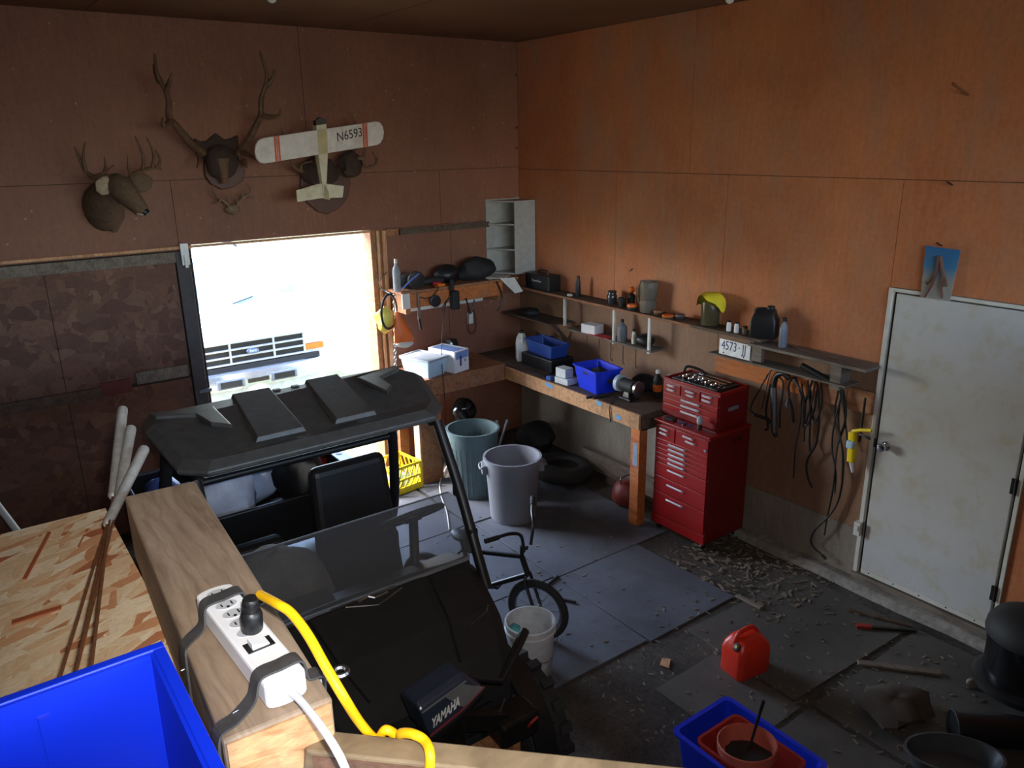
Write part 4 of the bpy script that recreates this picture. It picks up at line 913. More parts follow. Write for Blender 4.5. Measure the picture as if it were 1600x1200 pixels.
# ---- right bench things
def bottle(name, lab, p, r, h, m, capm=M_black, neck=.45, grp=None, sq=False):
    t = thing(name, lab, 'bottle', p, grp)
    b = MB(T(*p)); b.lathe([(r*.92, 0), (r, .008), (r, h*.62), (r*.9, h*.70), (r*neck, h*.82), (r*neck, h*.88)], n=18, sy=.7 if sq else 1); b.build('body', m, t, smooth=True)
    b = MB(T(*p)); b.lathe([(r*neck*1.15, h*.87), (r*neck*1.15, h*.98), (r*neck*.8, h)], n=14); b.build('cap', capm, t, smooth=True)
    return t
def jug(name, lab, p, w_, d_, h, m, capm, rz=0):
    t = thing(name, lab, 'jug', p); Mx = T(p[0], p[1], p[2], rz)
    b = MB(Mx); b.loft([rr(w_/2*.95, d_/2*.95, .012, 0), rr(w_/2, d_/2, .016, .01), rr(w_/2, d_/2, .016, h*.55), rr(w_/2*.8, d_/2*.85, .014, h*.74), rr(w_*.18, d_*.28, .012, h*.86, ox=w_*.2), rr(w_*.15, d_*.24, .012, h*.9, ox=w_*.2)]); b.build('body', m, t, smooth=True)
    b = MB(Mx); b.lathe([(w_*.15, h*.9), (w_*.15, h*.99), (w_*.12, h)], (w_*.2, 0, 0), 14); b.build('cap', capm, t, smooth=True)
    b = MB(Mx); b.tube(bez([(-w_*.38, 0, h*.6), (-w_*.36, 0, h*.82), (-w_*.1, 0, h*.88), (w_*.1, 0, h*.86)], 4), d_*.12, 8); b.build('handle', m, t, smooth=True)
    return t
Z1 = BZ+.001
jug('white_jug', 'white plastic jug with a handle at the corner of the bench', (-.36, -.5, BZ+.001), .14, .12, .30, M_whitep, M_black, 60)
bottle('white_bottle', 'slim white bottle just behind the blue tray', (-.2, -.55, Z1), .035, .27, M_whitep)
bottle('white_bottle', 'short white bottle with a black cap behind the blue tray', (-.12, -.68, Z1), .04, .24, M_whitep)
t, _ = binbox('dark_blue_tray', 'long dark blue tray lying on black cases on the right bench', 'tray', (-.32, -.86, BZ+.13), .22, .46, .12, M_dblue, -4)
t = thing('black_case', 'black tool case under the dark blue tray', 'case', (-.32, -.86, BZ))
b = MB(); b.box(-.46, -.18, -1.1, -.62, BZ+.001, BZ+.126); b.build('shell', M_black, t, bevel=.01)
b = MB(); b.box(-.466, -.46, -.9, -.8, BZ+.06, BZ+.09); b.build('latch', M_dsteel, t)
def box_(name, lab, cat, c, d, m, rz=0, bev=.003, grp=None):
    b = MB(T(c[0], c[1], c[2], rz)); b.box(-d[0]/2, d[0]/2, -d[1]/2, d[1]/2, 0, d[2]); return tag(b.build(name, m, bevel=bev), lab, cat, grp)
p1 = onx(884, 590, -.5)
box_('organiser_box', 'flat pale grey parts box on the right bench, lower of two', 'box', (-.53, -1.40, Z1), (.13, .17, .055), mat('box_pale', (188, 194, 196), .5), 4)
box_('organiser_box', 'pale grey parts box stacked on the flat one on the right bench', 'box', (-.53, -1.375, Z1+.056), (.10, .13, .085), mat('box_pale', (188, 194, 196), .5), 4)
box_('blue_carton', 'tiny blue carton at the front of the right bench', 'box', (-.59, -1.24, Z1), (.05, .06, .04), M_dblue, 10)
# clutter of hand tools on the bench
cl = [('pliers', 'black pliers lying at the front of the right bench', (-.5, -1.12), 40, M_blackm), ('wrench', 'steel wrench lying between pliers and parts box', (-.42, -1.22), -20, M_dsteel), ('screwdriver', 'dark screwdriver lying near the bench corner', (-.55, -1.0), 70, M_blackm), ('file', 'flat dark file lying across the bench behind the wrench', (-.30, -1.25), 15, M_dsteel)]
for nm, lab, (x, y), rz, m in cl:
    b = MB(T(x, y, Z1, rz)); b.beam((-.1, -.006, .008), (.02, .004, .008), .016, .012); b.beam((.02, .004, .009), (.1, .012, .009), .028, .014)
    if nm == 'pliers': b.beam((.02, .004, .009), (-.09, .04, .009), .014, .012)
    tag(b.build(nm, m, bevel=.003), lab, nm)
# blue open bin with handle slots
t = thing('blue_bin', 'bright blue open-topped bin on the right bench', 'bin', (-.42, -1.72, Z1)); Mx = T(-.43, -1.71, Z1, -8)
b = MB(Mx)
b.loft([rr(.105, .15, .02, 0), rr(.135, .18, .02, .20), rr(.148, .193, .022, .20), rr(.148, .193, .022, .212), rr(.13, .175, .018, .212), rr(.10, .145, .018, .006)]); b.build('shell', M_blue2, t, smooth=True)
b = MB(Mx @ Matrix.Translation((-.128, .03, .165)) @ Matrix.Rotation(R(-8), 4, 'Y')); b.cbox((0, -.03, 0), (.006, .08, .022)); b.build('handle_slot', M_black, t, bevel=.006)
b = MB(Mx); b.blob((0, -.03, .12), (.09, .12, .08), .2, 7); b.build('contents', M_blackm, t)
# bench vise / grinder
gx, gy = -.42, -2.10
t = thing('bench_grinder', 'bench grinder with a pale guard bolted to the end of the right bench', 'grinder', (gx, gy, Z1))
b = MB(T(gx, gy, Z1)); b.box(-.06, .06, -.07, .07, 0, .02); b.hexa([(-.04, -.04, .02), (.04, -.04, .02), (.04, .04, .02), (-.04, .04, .02)], [(-.03, -.03, .07), (.03, -.03, .07), (.03, .03, .07), (-.03, .03, .07)]); b.build('base', M_dsteel, t, bevel=.004)
b = MB(frame((gx, gy-.08, Z1+.12), (0, 0, 1), None, (0, 1, 0))); b.lathe([(.03, 0), (.055, .01), (.058, .15), (.03, .16)], n=22); b.build('motor', M_blackm, t, smooth=True)
b = MB(frame((gx, gy+.09, Z1+.12), (0, 0, 1), None, (0, 1, 0))); b.lathe([(.02, -.005), (.072, 0), (.074, .035), (.02, .04)], n=26); b.build('guard', mat('guard_pale', (170, 186, 200), .4), t, smooth=True)
b = MB(frame((gx, gy-.1, Z1+.12), (0, 0, 1), None, (0, 1, 0))); b.lathe([(.02, -.03), (.062, -.025), (.062, 0), (.02, .004)], n=22); b.build('wheel', M_steel, t, smooth=True)
for i, (y, dz) in enumerate(((-1.93, 0), (-1.97, .02))):
    b = MB(); b.beam((-.50, y, Z1+.012+dz), (-.70, y+.06-.05*i, Z1+.01+dz), .022, .02); tag(b.build('chisel', M_blackm, bevel=.004), ['lower black chisel handle sticking out over the OSB bench edge', 'upper black chisel handle sticking out over the OSB bench edge'][i], 'chisel')
b = MB(); b.tube(bez([(-.6, -2.12, Z1+.03), (-.66, -2.12, Z1-.01), (-.665, -2.13, .92), (-.66, -2.14, .86)], 4), .005, 6); tag(b.build('black_lanyard', M_black, smooth=True), 'short black cord hanging over the OSB bench edge', 'cord')
bottle('glue_bottle', 'dark bottle with an orange label at the end of the right bench', (-.20, -2.22, Z1), .038, .25, M_blackm, M_whitep)
o = MB(T(-.20, -2.22, Z1)); o.lathe([(.0385, .06), (.0385, .12)], n=18); o.build('label_band', M_orange, bpy.data.objects['glue_bottle'])
bottle('spray_can', 'pale spray can beside the orange labelled bottle', (-.17, -2.34, Z1), .034, .23, mat('can_pale', (170, 172, 172), .4), mat('can_pale', (170, 172, 172), .4), .8)
b = MB(); b.blob((-.12, -2.0, Z1+.06), (.08, .14, .08), .15, 21); tag(b.build('rag_heap', M_blackm, smooth=True), 'heap of black rags against the wall behind the grinder', 'rags')

# ================================================================== UPPER SHELVES, RIGHT WALL
SZ = 1.70
t = thing('long_shelf', 'long dark shelf on the right wall with a yellow cloth on a jar', 'shelf', (-.1, -1.7, SZ))
b = MB(); b.box(-.20, -.001, -3.22, -.30, SZ-.022, SZ); b.build('board', M_darkwood, t, bevel=.003)
b = MB(); b.box(-.205, -.2, -2.55, -.30, SZ-.024, SZ-.002); b.build('front_edge', M_oldwood, t)
for y in (-.93, -2.06, -1.62):
    b = MB(); b.box(-.165, -.145, y-.012, y+.012, SZ-.35 if y < -1 else SZ-.30, SZ-.022); b.build('hanger_strip', M_whitep, t)
t3 = thing('tool_shelf', 'grey board shelf with a bracket beside the white door', 'shelf', (-.1, -3.6, 1.63))
b = MB(); b.box(-.19, -.001, -4.04, -3.1, 1.632, 1.654); b.build('board', M_greywood, t3, bevel=.003)
b = MB(); b.box(-.14, -.02, -3.84, -3.76, 1.45, 1.63); b.build('bracket', M_greywood, t3, bevel=.003)
b = MB(); b.box(-.16, -.02, -3.13, -3.10, 1.50, 1.70); b.build('bracket', M_greywood, t3, bevel=.003)
b = MB(); b.box(-.165, -.13, -3.21, -3.02, 1.52, 1.63); b.build('end_block', M_greywood, t3)
b = MB(); b.box(-.17, -.001, -3.9, -2.72, 1.488, 1.502); b.build('lower_board', M_greywood, t3, bevel=.002)
b = MB(); b.box(-.035, -.001, -3.62, -2.68, 1.31, 1.47); b.build('backing_board', M_orangewood, t3, bevel=.004)
b = MB(); b.box(-.03, -.001, -4.03, -3.63, 1.30, 1.46); b.build('backing_board', M_oldwood, t3, bevel=.004)
# licence plate
t = thing('licence_plate', 'white licence plate lettered in blue on the shelf end', 'licence plate', (-.172, -2.97, 1.57))
b = MB(); b.box(-.173, -.1715, -3.115, -2.825, 1.515, 1.635); b.build('plate', mat('plate_white', (238, 240, 242), .35), t)
Mp = Matrix(((0, 0, -1, -.1735), (-1, 0, 0, -2.97), (0, 1, 0, 1.588), (0, 0, 0, 1)))
for tx_, dy_ in (('4573', .05), ('JJ', -.09)):
    text(tx_, .102, Mp @ Matrix.Translation((-dy_, 0, 0)), M_textb, t, sx=.72)
text('·', .088, Mp @ Matrix.Translation((.043, 0, 0)), M_textb, t)
text('BRITISH', .016, Matrix(((0, 0, -1, -.1735), (-1, 0, 0, -2.97), (0, 1, 0, 1.535), (0, 0, 0, 1))), M_textb, t) if False else None
for y in (-2.87, -3.06):
    b = MB(T(-.1735, y, 1.53, 0, 0, -90)); b.lathe([(.006, 0), (.005, .003)], n=8); b.build('bolt', M_dsteel, t)
# things on the long shelf
S0 = SZ+.001
t = thing('socket_case', 'black carry case lettered in white at the corner end of the long shelf', 'case', (-.1, -.52, S0))
b = MB(); b.box(-.19, -.03, -.72, -.34, S0, S0+.155); cs = b.build('shell', M_black, t, bevel=.012)
b = MB(); b.tube(bez([(-.11, -.62, S0+.15), (-.11, -.6, S0+.185), (-.11, -.48, S0+.185), (-.11, -.46, S0+.15)], 4), .008, 8); b.build('handle', M_black, t, smooth=True)
text('PowerShot', .033, Matrix(((0, 0, -1, -.1915), (-1, 0, 0, -.53), (0, 1, 0, S0+.09), (0, 0, 0, 1))), M_whitep, cs)
def at_shelf(px, py, X): p = onx(px, py, X); return (X, p.y, S0)
b = MB(T(*at_shelf(890, 468, -.16))); b.blob((0, 0, .012), (.025, .03, .014), .1, 2); tag(b.build('paper_wad', M_paper, smooth=True), 'small white paper wad on the long shelf beside the carry case', 'paper')
bottle('black_bottle', 'tall slim black bottle on the long shelf', at_shelf(903, 472, -.12), .024, .2, M_black, M_black, .6)
bottle('grey_flask', 'squat dark grey flask on the long shelf', at_shelf(956, 480, -.1), .045, .12, M_smoke, M_black, .8)
t = thing('black_mug', 'black cup on the long shelf beside the grey flask', 'cup', at_shelf(972, 480, -.12)); b = MB(T(*at_shelf(972, 480, -.12))); b.lathe([(.03, 0), (.034, .08), (.03, .08), (.027, .006), (.0001, .005)], n=18); b.build('body', M_blackm, t, smooth=True)
b = MB(T(*at_shelf(972, 480, -.12))); b.tube(bez([(0, .033, .02), (0, .055, .03), (0, .055, .06), (0, .033, .068)], 3), .005, 6); b.build('handle', M_blackm, t)
t = thing('measuring_cup_stack', 'dark stand topped with a round orange knob on the long shelf', 'dispenser', at_shelf(986, 490, -.07))
q = at_shelf(986, 482, -.05); b = MB(T(*q)); b.lathe([(.03, 0), (.032, .1), (.012, .12)], n=16); b.build('body', M_blackm, t, smooth=True)
b = MB(T(*q)); b.blob((0, 0, .15), (.028, .028, .03), .02, 1); b.build('knob', M_orange, t, smooth=True)
t.name = 'orange_top_dispenser'
def disc(lab, px, py, X, r, h, m1, m2):
    q = at_shelf(px, py, X); t = thing('tape_reel', lab, 'reel', q); b = MB(T(*q)); b.lathe([(r*.9, 0), (r, .008), (r, h*.5), (r*.9, h*.5)], n=22); b.build('base', m1, t, smooth=True)
    b = MB(T(*q)); b.lathe([(r*.95, h*.5), (r, h*.6), (r*.9, h*.95), (r*.3, h), (.0001, h)], n=22); b.build('lid', m2, t, smooth=True)
disc('orange lidded dark tub on the long shelf below the orange knob', 987, 494, -.16, .045, .055, M_blackm, M_orange)
disc('brown lidded low tub on the long shelf beside the clear jug', 1028, 503, -.12, .042, .04, M_brown, mat('lid_brown', (140, 92, 54), .5))
disc('flat orange lidded tub at the front of the long shelf', 1043, 508, -.165, .05, .03, M_brown, M_orange)
disc('grey lidded low tub beside the flat orange tub', 1062, 502, -.11, .045, .04, M_smoke, mat('lid_grey2', (96, 84, 80), .5))
# clear jug
q = at_shelf(1012, 500, -.105); t = thing('clear_jug', 'clear plastic jug on the long shelf between two orange lids', 'jug', q)
b = MB(T(*q)); b.lathe([(.068, 0), (.074, .012), (.074, .08), (.064, .105), (.074, .13), (.078, .26), (.075, .265), (.072, .26), (.058, .105), (.068, .08), (.066, .018), (.0001, .014)], n=24); M_jug = mat('cloudy_plastic', (150, 140, 128), .25, trans=.55, ior=1.2); b.build('body', M_jug, t, smooth=True)
b = MB(T(*q)); b.tube(bez([(0, .07, .05), (0, .115, .08), (0, .115, .2), (0, .072, .24)], 4), .012, 8); b.build('handle', M_jug, t, smooth=True)
# glass jar with yellow cloth
q = at_shelf(1108, 522, -.11); t = thing('glass_jar', 'tall glass jar capped with a draped yellow cloth', 'jar', q)
b = MB(T(*q)); b.lathe([(.06, 0), (.074, .01), (.076, .20), (.064, .225), (.064, .238), (.06, .238), (.07, .2), (.068, .014), (.0001, .012)], n=24); b.build('glass', mat('jar_glass', (120, 112, 84), .15, trans=.6, ior=1.2), t, smooth=True)
b = MB(T(*q)); n = 28; rings = []
for k, (r_, z) in enumerate(((.012, .262), (.055, .26), (.085, .245), (.096, .215), (.102, .185))):
    rings.append([(r_*(1+.05*(k > 2)*math.sin(5*a+1))*math.cos(a), r_*(1+.22*(k > 2)*abs(math.sin(a)))*math.sin(a), z+(k > 2)*(k-2)*(.03-.055*math.sin(a)**2+.008*math.sin(5*a))) for a in (2*math.pi*j/n for j in range(n))])
b.loft(rings, True); o = b.build('cloth', M_ycloth, t, smooth=True)
for i, (px, lab) in enumerate(((1138, 'small white bottle above the licence plate, rounder of the pair'), (1150, 'small white bottle above the licence plate, nearer the black oil jug'))):
    bottle('small_white_bottle', lab, at_shelf(px, 524, -.15), .019, .082, M_white, M_black, .7)
q = at_shelf(1163, 528, -.13); t = thing('tiny_jar', 'tiny clear jar beside the black oil jug', 'jar', q); b = MB(T(*q)); b.lathe([(.02, 0), (.022, .04), (.018, .045)], n=16); b.build('glass', M_jug, t, smooth=True)
b = MB(T(*q)); b.lathe([(.021, .045), (.021, .058), (.01, .059)], n=16); b.build('lid', M_dsteel, t)
q = at_shelf(1192, 540, -.11); jug('oil_jug', 'black plastic oil jug on the shelf above the hanging tools', (q[0], q[1], S0), .19, .12, .24, M_black, M_black, -70)
q = onx(1222, 545, -.1); bottle('grey_oil_bottle', 'grey plastic bottle standing beside the black oil jug', (-.1, q.y, 1.655), .036, .22, M_bottle, M_black, .4, None, True)
b = MB(); p0, p1 = onx(1235, 538, -.06), onx(1300, 553, -.1); b.tube([(p.x, p.y, 1.664) for p in (p0, p0.lerp(p1, .5)+Vector((-.02, 0, 0)), p1)], .005, 6); b.tube([(p1.x, p1.y, 1.666), (p1.x-.01, p1.y-.06, 1.667)], .008, 8)
tag(b.build('grease_hose', M_brown), 'thin brown hose with a steel tip lying on the tool shelf', 'hose')
# ---- small middle shelf
t = thing('small_shelf', 'small lower shelf with hooks holding a white carton', 'shelf', (-.1, -1.6, 1.37))
b = MB(); b.box(-.17, -.001, -2.10, -.95, 1.365, 1.382); b.build('board', M_greywood, t, bevel=.002)
for y in (-1.25, -1.42, -1.58, -1.74, -1.9): 
    b = MB(); b.tube([(-.15, y, 1.365), (-.15, y, 1.2), (-.13, y, 1.18)], .004, 6); b.build('peg', M_dsteel, t)
box_('white_carton', 'plain white carton on the small lower shelf', 'box', (-.10, -1.27, 1.383), (.13, .17, .085), M_white, 6)
box_('red_booklet', 'red booklet lying under the plain white carton', 'booklet', (-.13, -1.42, 1.383), (.10, .26, .004), mat('booklet_red', (196, 48, 56), .6), 3, 0)
bottle('pump_bottle', 'grey pump bottle on the small lower shelf', (-.11, -1.68, 1.383), .045, .2, mat('bottle_cloud', (110, 112, 118), .35), M_black, .3)
bottle('slim_bottle', 'slim pale bottle beside the grey pump bottle', (-.1, -1.82, 1.383), .02, .13, M_whitep, M_black, .7)
b = MB(); b.blob((-.10, -1.96, 1.44), (.08, .09, .058), .06, 5, 16, 10, .95); tag(b.build('black_pouch', M_black, smooth=True), 'shiny black pouch at the end of the small lower shelf', 'pouch')
# corner bracket shelf with black cap
t = thing('corner_shelf', 'dark corner shelf below the carry case', 'shelf', (-.15, -.45, 1.42)); b = MB(); b.box(-.28, -.001, -.88, -.05, 1.40, 1.415); b.build('board', M_darkwood, t); b = MB(); b.beam((-.02, -.8, 1.2), (-.2, -.8, 1.4), .02, .03); b.build('bracket', M_darkwood, t)
b = MB(); b.blob((-.18, -.42, 1.455), (.09, .1, .045), .08, 8, 16, 10, .9); tag(b.build('felt_hat', M_blackm, smooth=True), 'black hat lying on the dark corner shelf', 'hat')

# ================================================================== TOOL CHEST
M_pull = mat('pull_chrome', (206, 206, 212), .3, .25, var=.05)
def drawer(par, X, y0, y1, z0, z1, handles, hm=M_pull):
    b = MB(); b.box(X-.012, X, y0, y1, z0, z1); d_ = b.build('drawer', M_red, par, bevel=.003)
    for (ya, yb, z) in handles:
        b = MB(); b.tube([(X-.012, ya, z), (X-.03, ya, z+.004), (X-.03, yb, z+.004), (X-.012, yb, z)], .0075, 6); b.beam((X-.018, ya, z-.004), (X-.018, yb, z-.004), .008, .013); b.build('handle', hm, d_)
c1 = thing('tool_cabinet', 'red rolling tool cabinet with chrome drawer pulls', 'tool cabinet', (-.32, -2.8, 0))
CX, CY0, CY1 = -.53, -3.09, -2.53
b = MB(); b.box(CX, -.06, CY0, CY1, .07, .955); b.build('body', mat('tool_red_dark', (112, 16, 17), .4), c1, bevel=.006)
b = MB(); b.box(CX-.02, -.055, CY0-.005, CY1+.005, .955, .975); b.build('top_tray', M_red, c1, bevel=.004)
b = MB(); b.box(CX-.016, CX, CY0, CY1, .07, .15); b.build('kick_panel', M_red, c1, bevel=.003)
hw0, hw1 = -2.83, -2.69
drawer(c1, CX, -2.74, CY1-.012, .82, .94, [(-2.67, -2.60, .91), (-2.67, -2.60, .875)])
drawer(c1, CX, CY0+.012, -2.75, .82, .94, [(-2.93, -2.84, .915), (-2.95, -2.87, .88)])
zz = [.80, .76, .72, .68, .64]
for i, z in enumerate(zz): drawer(c1, CX, CY0+.012, CY1-.012, z-.019, z+.019, [(-2.86, -2.70, z)])
drawer(c1, CX, CY0+.012, CY1-.012, .50, .615, [(-2.86, -2.70, .58)])
drawer(c1, CX, CY0+.012, CY1-.012, .36, .495, [(-2.86, -2.70, .45)])
drawer(c1, CX, CY0+.012, CY1-.012, .16, .355, [(-2.86, -2.70, .32)])
b = MB(T(CX-.014, -3.055, .86, 0, 0, -90)); b.lathe([(.012, 0), (.012, .006)], n=12); b.build('lock', M_chrome, c1)
for x in (-.49, -.1):
    for y in (CY0+.05, CY1-.05):
        b = MB(frame((x, y, .03), (0, 0, 1), None, (0, 1, 0))); b.lathe([(.02, -.014), (.03, -.01), (.03, .01), (.02, .014)], n=14); b.box(.02, .05, -.02, .02, -.02, .02); b.build('caster', M_dsteel, c1)
b = MB(); b.tube([(-.2, CY0-.002, .9), (-.2, CY0-.03, .9), (-.28, CY0-.03, .9), (-.28, CY0-.002, .9)], .006, 6); b.build('side_handle', M_dsteel, c1)
c2 = thing('tool_chest', 'red top tool chest standing on the rolling cabinet', 'tool chest', (-.24, -2.77, .976))
KX, KY0, KY1 = -.40, -3.05, -2.47
b = MB(); b.box(KX, -.06, KY0, KY1, .977, 1.26); b.build('body', mat('tool_red_dark', (112, 16, 17), .4), c2, bevel=.006)
b = MB(); b.box(KX-.004, KX+.012, KY0, KY1, 1.26, 1.285); b.box(-.075, -.06, KY0, KY1, 1.26, 1.285); b.box(KX, -.06, KY0, KY0+.012, 1.26, 1.285); b.box(KX, -.06, KY1-.012, KY1, 1.26, 1.285); b.build('top_lip', M_red, c2, bevel=.002)
drawer(c2, KX, -2.66, KY1-.012, 1.17, 1.25, [(-2.60, -2.54, 1.235), (-2.60, -2.54, 1.20)])
drawer(c2, KX, -2.86, -2.67, 1.17, 1.25, [(-2.80, -2.73, 1.23), (-2.80, -2.74, 1.20)])
drawer(c2, KX, KY0+.012, -2.87, 1.17, 1.25, [(-2.97, -2.90, 1.235), (-2.97, -2.90, 1.20)])
for z in (1.145, 1.10, 1.05): drawer(c2, KX, KY0+.012, KY1-.012, z-.021, z+.021, [(-2.86, -2.69, z)])
b = MB(); b.box(-.30, -.18, KY0-.003, KY0, 1.12, 1.15); b.build('side_label', M_silver, c2)
# on the chest: socket tray and loose tools
t = thing('socket_tray', 'black tray of chrome sockets on top of the red tool chest', 'tray', (-.24, -2.75, 1.262))
b = MB(); b.box(-.36, -.10, -2.98, -2.52, 1.262, 1.285); b.build('tray', M_black, t, bevel=.004)
rnd = random.Random(5)
for i in range(22):
    y = -2.56-.019*i; r_ = .006+.0035*(i % 4); b = MB(frame((-.33+.03*(i % 3), y, 1.286+r_), (0, 0, 1), None, (1, .1, 0))); b.lathe([(r_*.7, 0), (r_, .003), (r_, .03), (r_*.7, .032)], n=10); b.build('socket', M_chrome, t, smooth=True)
for i in range(4):
    b = MB(); b.beam((-.22+.03*i, -2.95, 1.292), (-.2+.03*i, -2.62, 1.295), .014, .012); b.build('wrench', M_dsteel if i % 2 else M_chrome, t)
b = MB(); b.tube(bez([(-.2, -2.5, 1.29), (-.18, -2.52, 1.34), (-.14, -2.6, 1.33), (-.12, -2.68, 1.295)], 5), .012, 8); tag(b.build('black_hose', M_black, smooth=True), 'black hose loop on the back of the red tool chest', 'hose')
q = onz(1092, 672, .976); t = thing('small_spray_bottle', 'clear small bottle with crumpled top on the red cabinet ledge', 'bottle', (-.475, q.y, .976))
b = MB(T(-.475, q.y, .976)); b.lathe([(.017, 0), (.018, .05), (.016, .055)], n=14); b.build('base', M_dsteel, t, smooth=True)
b = MB(T(-.475, q.y, .976)); b.lathe([(.02, .05), (.026, .07), (.022, .095), (.01, .112), (.0001, .115)], n=10); b.build('top', mat('crumple', (170, 168, 176), .3), t)
box_('black_pliers_case', 'flat black case on the red cabinet ledge', 'case', (-.475, -2.63, .976), (.06, .09, .018), M_blackm, 10)
for i in range(3):
    b = MB(); y = -2.74-.04*i; b.tube([(-.50, y, .983), (-.45, y-.03+.03*(i % 2), .984)], .006, 6); tag(b.build('drill_bit', [M_dblue, M_steel, M_dblue][i]), ['blue-handled bit on the cabinet ledge beside the flat black case', 'steel drill bit on the cabinet ledge between two blue-handled bits', 'blue-handled bit on the cabinet ledge beside the small bottle'][i], 'drill bit')
b = MB(); b.beam((-.46, -2.95, .982), (-.44, -3.06, .982), .014, .01); tag(b.build('small_file', M_steel), 'short steel file on the right end of the cabinet ledge', 'file')
# ================================================================== HANGING TOOLS, RIGHT WALL
def hang(px, py, X=-.06): return onx(px, py, X)
# hacksaw
t = thing('hacksaw', 'hacksaw with a bowed frame hanging left of the grease gun', 'hacksaw', hang(1203, 575))
b = MB(); b.tube([hang(1206, 578), hang(1200, 585), hang(1176, 628), hang(1172, 640), hang(1180, 648)], .006, 6); b.build('frame', M_dsteel, t)
b = MB(); b.tube([hang(1180, 648), hang(1200, 655), hang(1204, 662)], .013, 8); b.build('handle', M_black, t)
b = MB(); b.beam(hang(1203, 582), hang(1190, 640), .003, .012, (1, 0, 0)); b.build('blade', M_steel, t)
# grease gun
t = thing('grease_gun', 'silver grease gun hanging barrel down under the tool shelf', 'grease gun', hang(1212, 600))
b = MB(); b.tube([hang(1209, 605, -.09), hang(1210, 675, -.09)], .024, 16); b.build('barrel', M_steel, t, smooth=True)
b = MB(); b.tube([hang(1210, 675, -.09), hang(1213, 683, -.09)], [.02, .012], 12); b.build('end_cap', M_blackm, t, smooth=True)
b = MB(); b.tube(bez([hang(1209, 604, -.09), hang(1213, 588, -.09), hang(1224, 584, -.09), hang(1234, 592, -.08)], 5), [.02]*15+[.014], 12); b.build('head', M_dsteel, t, smooth=True)
b = MB(); b.tube(bez([hang(1215, 588, -.09), hang(1224, 600, -.1), hang(1219, 640, -.11), hang(1218, 668, -.1)], 4), .007, 8); b.build('lever', M_dsteel, t, smooth=True)
b = MB(); b.tube(bez([hang(1204, 600, -.07), hang(1197, 640, -.08), hang(1200, 668, -.08), hang(1195, 672, -.08)], 4), .008, 8); b.build('hose', M_black, t, smooth=True)
# tin snips / pliers
t = thing('tin_snips', 'tin snips with bright jaws hanging beside the grease gun', 'snips', hang(1236, 590))
b = MB(); b.beam(hang(1233, 622), hang(1228, 634), .022, .008, (1, 0, 0)); b.beam(hang(1228, 634), hang(1231, 640), .012, .006, (1, 0, 0)); b.build('jaw', M_chrome, t)
b = MB(); b.tube(bez([hang(1233, 620), hang(1232, 600), hang(1242, 590), hang(1247, 602)], 4), .009, 8); b.build('handle', M_dsteel, t, smooth=True)
b = MB(); b.tube(bez([hang(1233, 622), hang(1238, 640), hang(1240, 660)], 4), .01, 8); b.build('handle', M_black, t, smooth=True)
t = thing('locking_pliers', 'steel locking pliers hanging above the tin snips', 'pliers', hang(1246, 580))
b = MB(); b.tube([hang(1240, 592, -.075), hang(1250, 608, -.075)], .01, 8); b.build('jaw', M_steel, t); b = MB(); b.tube([hang(1248, 605, -.075), hang(1253, 620, -.075), hang(1251, 635, -.075)], .008, 8); b.build('handle', M_dsteel, t)
# tube on the hook board
b = MB(); b.tube([onx(1253, 571, -.12), onx(1298, 596, -.12)], .022, 14); tag(b.build('rubber_grip_tube', M_black, smooth=True), 'short thick black tube resting slanted above the hanging cables', 'tube')
# cables
def cable(lab, strands, r, name='hanging_cable', plug=False, m=M_black, X=-.05):
    p0 = hang(*strands[0][0], X); t = thing(name, lab, 'cable', p0)
    for i, s in enumerate(strands):
        b = MB(); pts = [hang(px, py, X-.012*((i+j) % 3)) for j, (px, py) in enumerate(s)]; b.tube(bez(pts, 5), r, 6); o = b.build('strand', m, t, smooth=True)
        if plug and i == 0:
            b = MB(); b.tube([pts[-1], pts[-1]+(pts[-1]-pts[-2]).normalized()*.035], .012, 8); b.build('plug', m, o)
cable('thin black cord hanging straight down, shortest loop beside the tin snips', [[(1254, 600), (1250, 660), (1243, 700), (1240, 747)], [(1252, 598), (1258, 640), (1254, 668)]], .0055)
cable('bundle of dark hoses hanging below the black tube with a curled end', [[(1276, 590), (1280, 640), (1276, 690), (1261, 720), (1262, 745), (1269, 762)], [(1274, 592), (1268, 630), (1258, 665), (1256, 690)], [(1270, 592), (1256, 640), (1260, 665), (1272, 640), (1276, 610)], [(1282, 590), (1284, 630), (1274, 660), (1268, 640), (1266, 610)], [(1262, 594), (1266, 640), (1265, 690), (1266, 706)]], .008)
cable('bundle of black jumper cables hanging lowest with a trailing plug', [[(1315, 606), (1310, 660), (1318, 720), (1312, 775), (1296, 805), (1272, 830), (1268, 850), (1285, 868)], [(1318, 606), (1304, 660), (1300, 700), (1306, 740), (1304, 770)], [(1312, 608), (1320, 660), (1308, 700), (1302, 760), (1292, 812), (1288, 836)], [(1310, 610), (1304, 650), (1316, 700), (1316, 752)], [(1318, 610), (1322, 650), (1310, 690), (1305, 720)], [(1316, 608), (1324, 690), (1326, 700)]], .0068, plug=True)
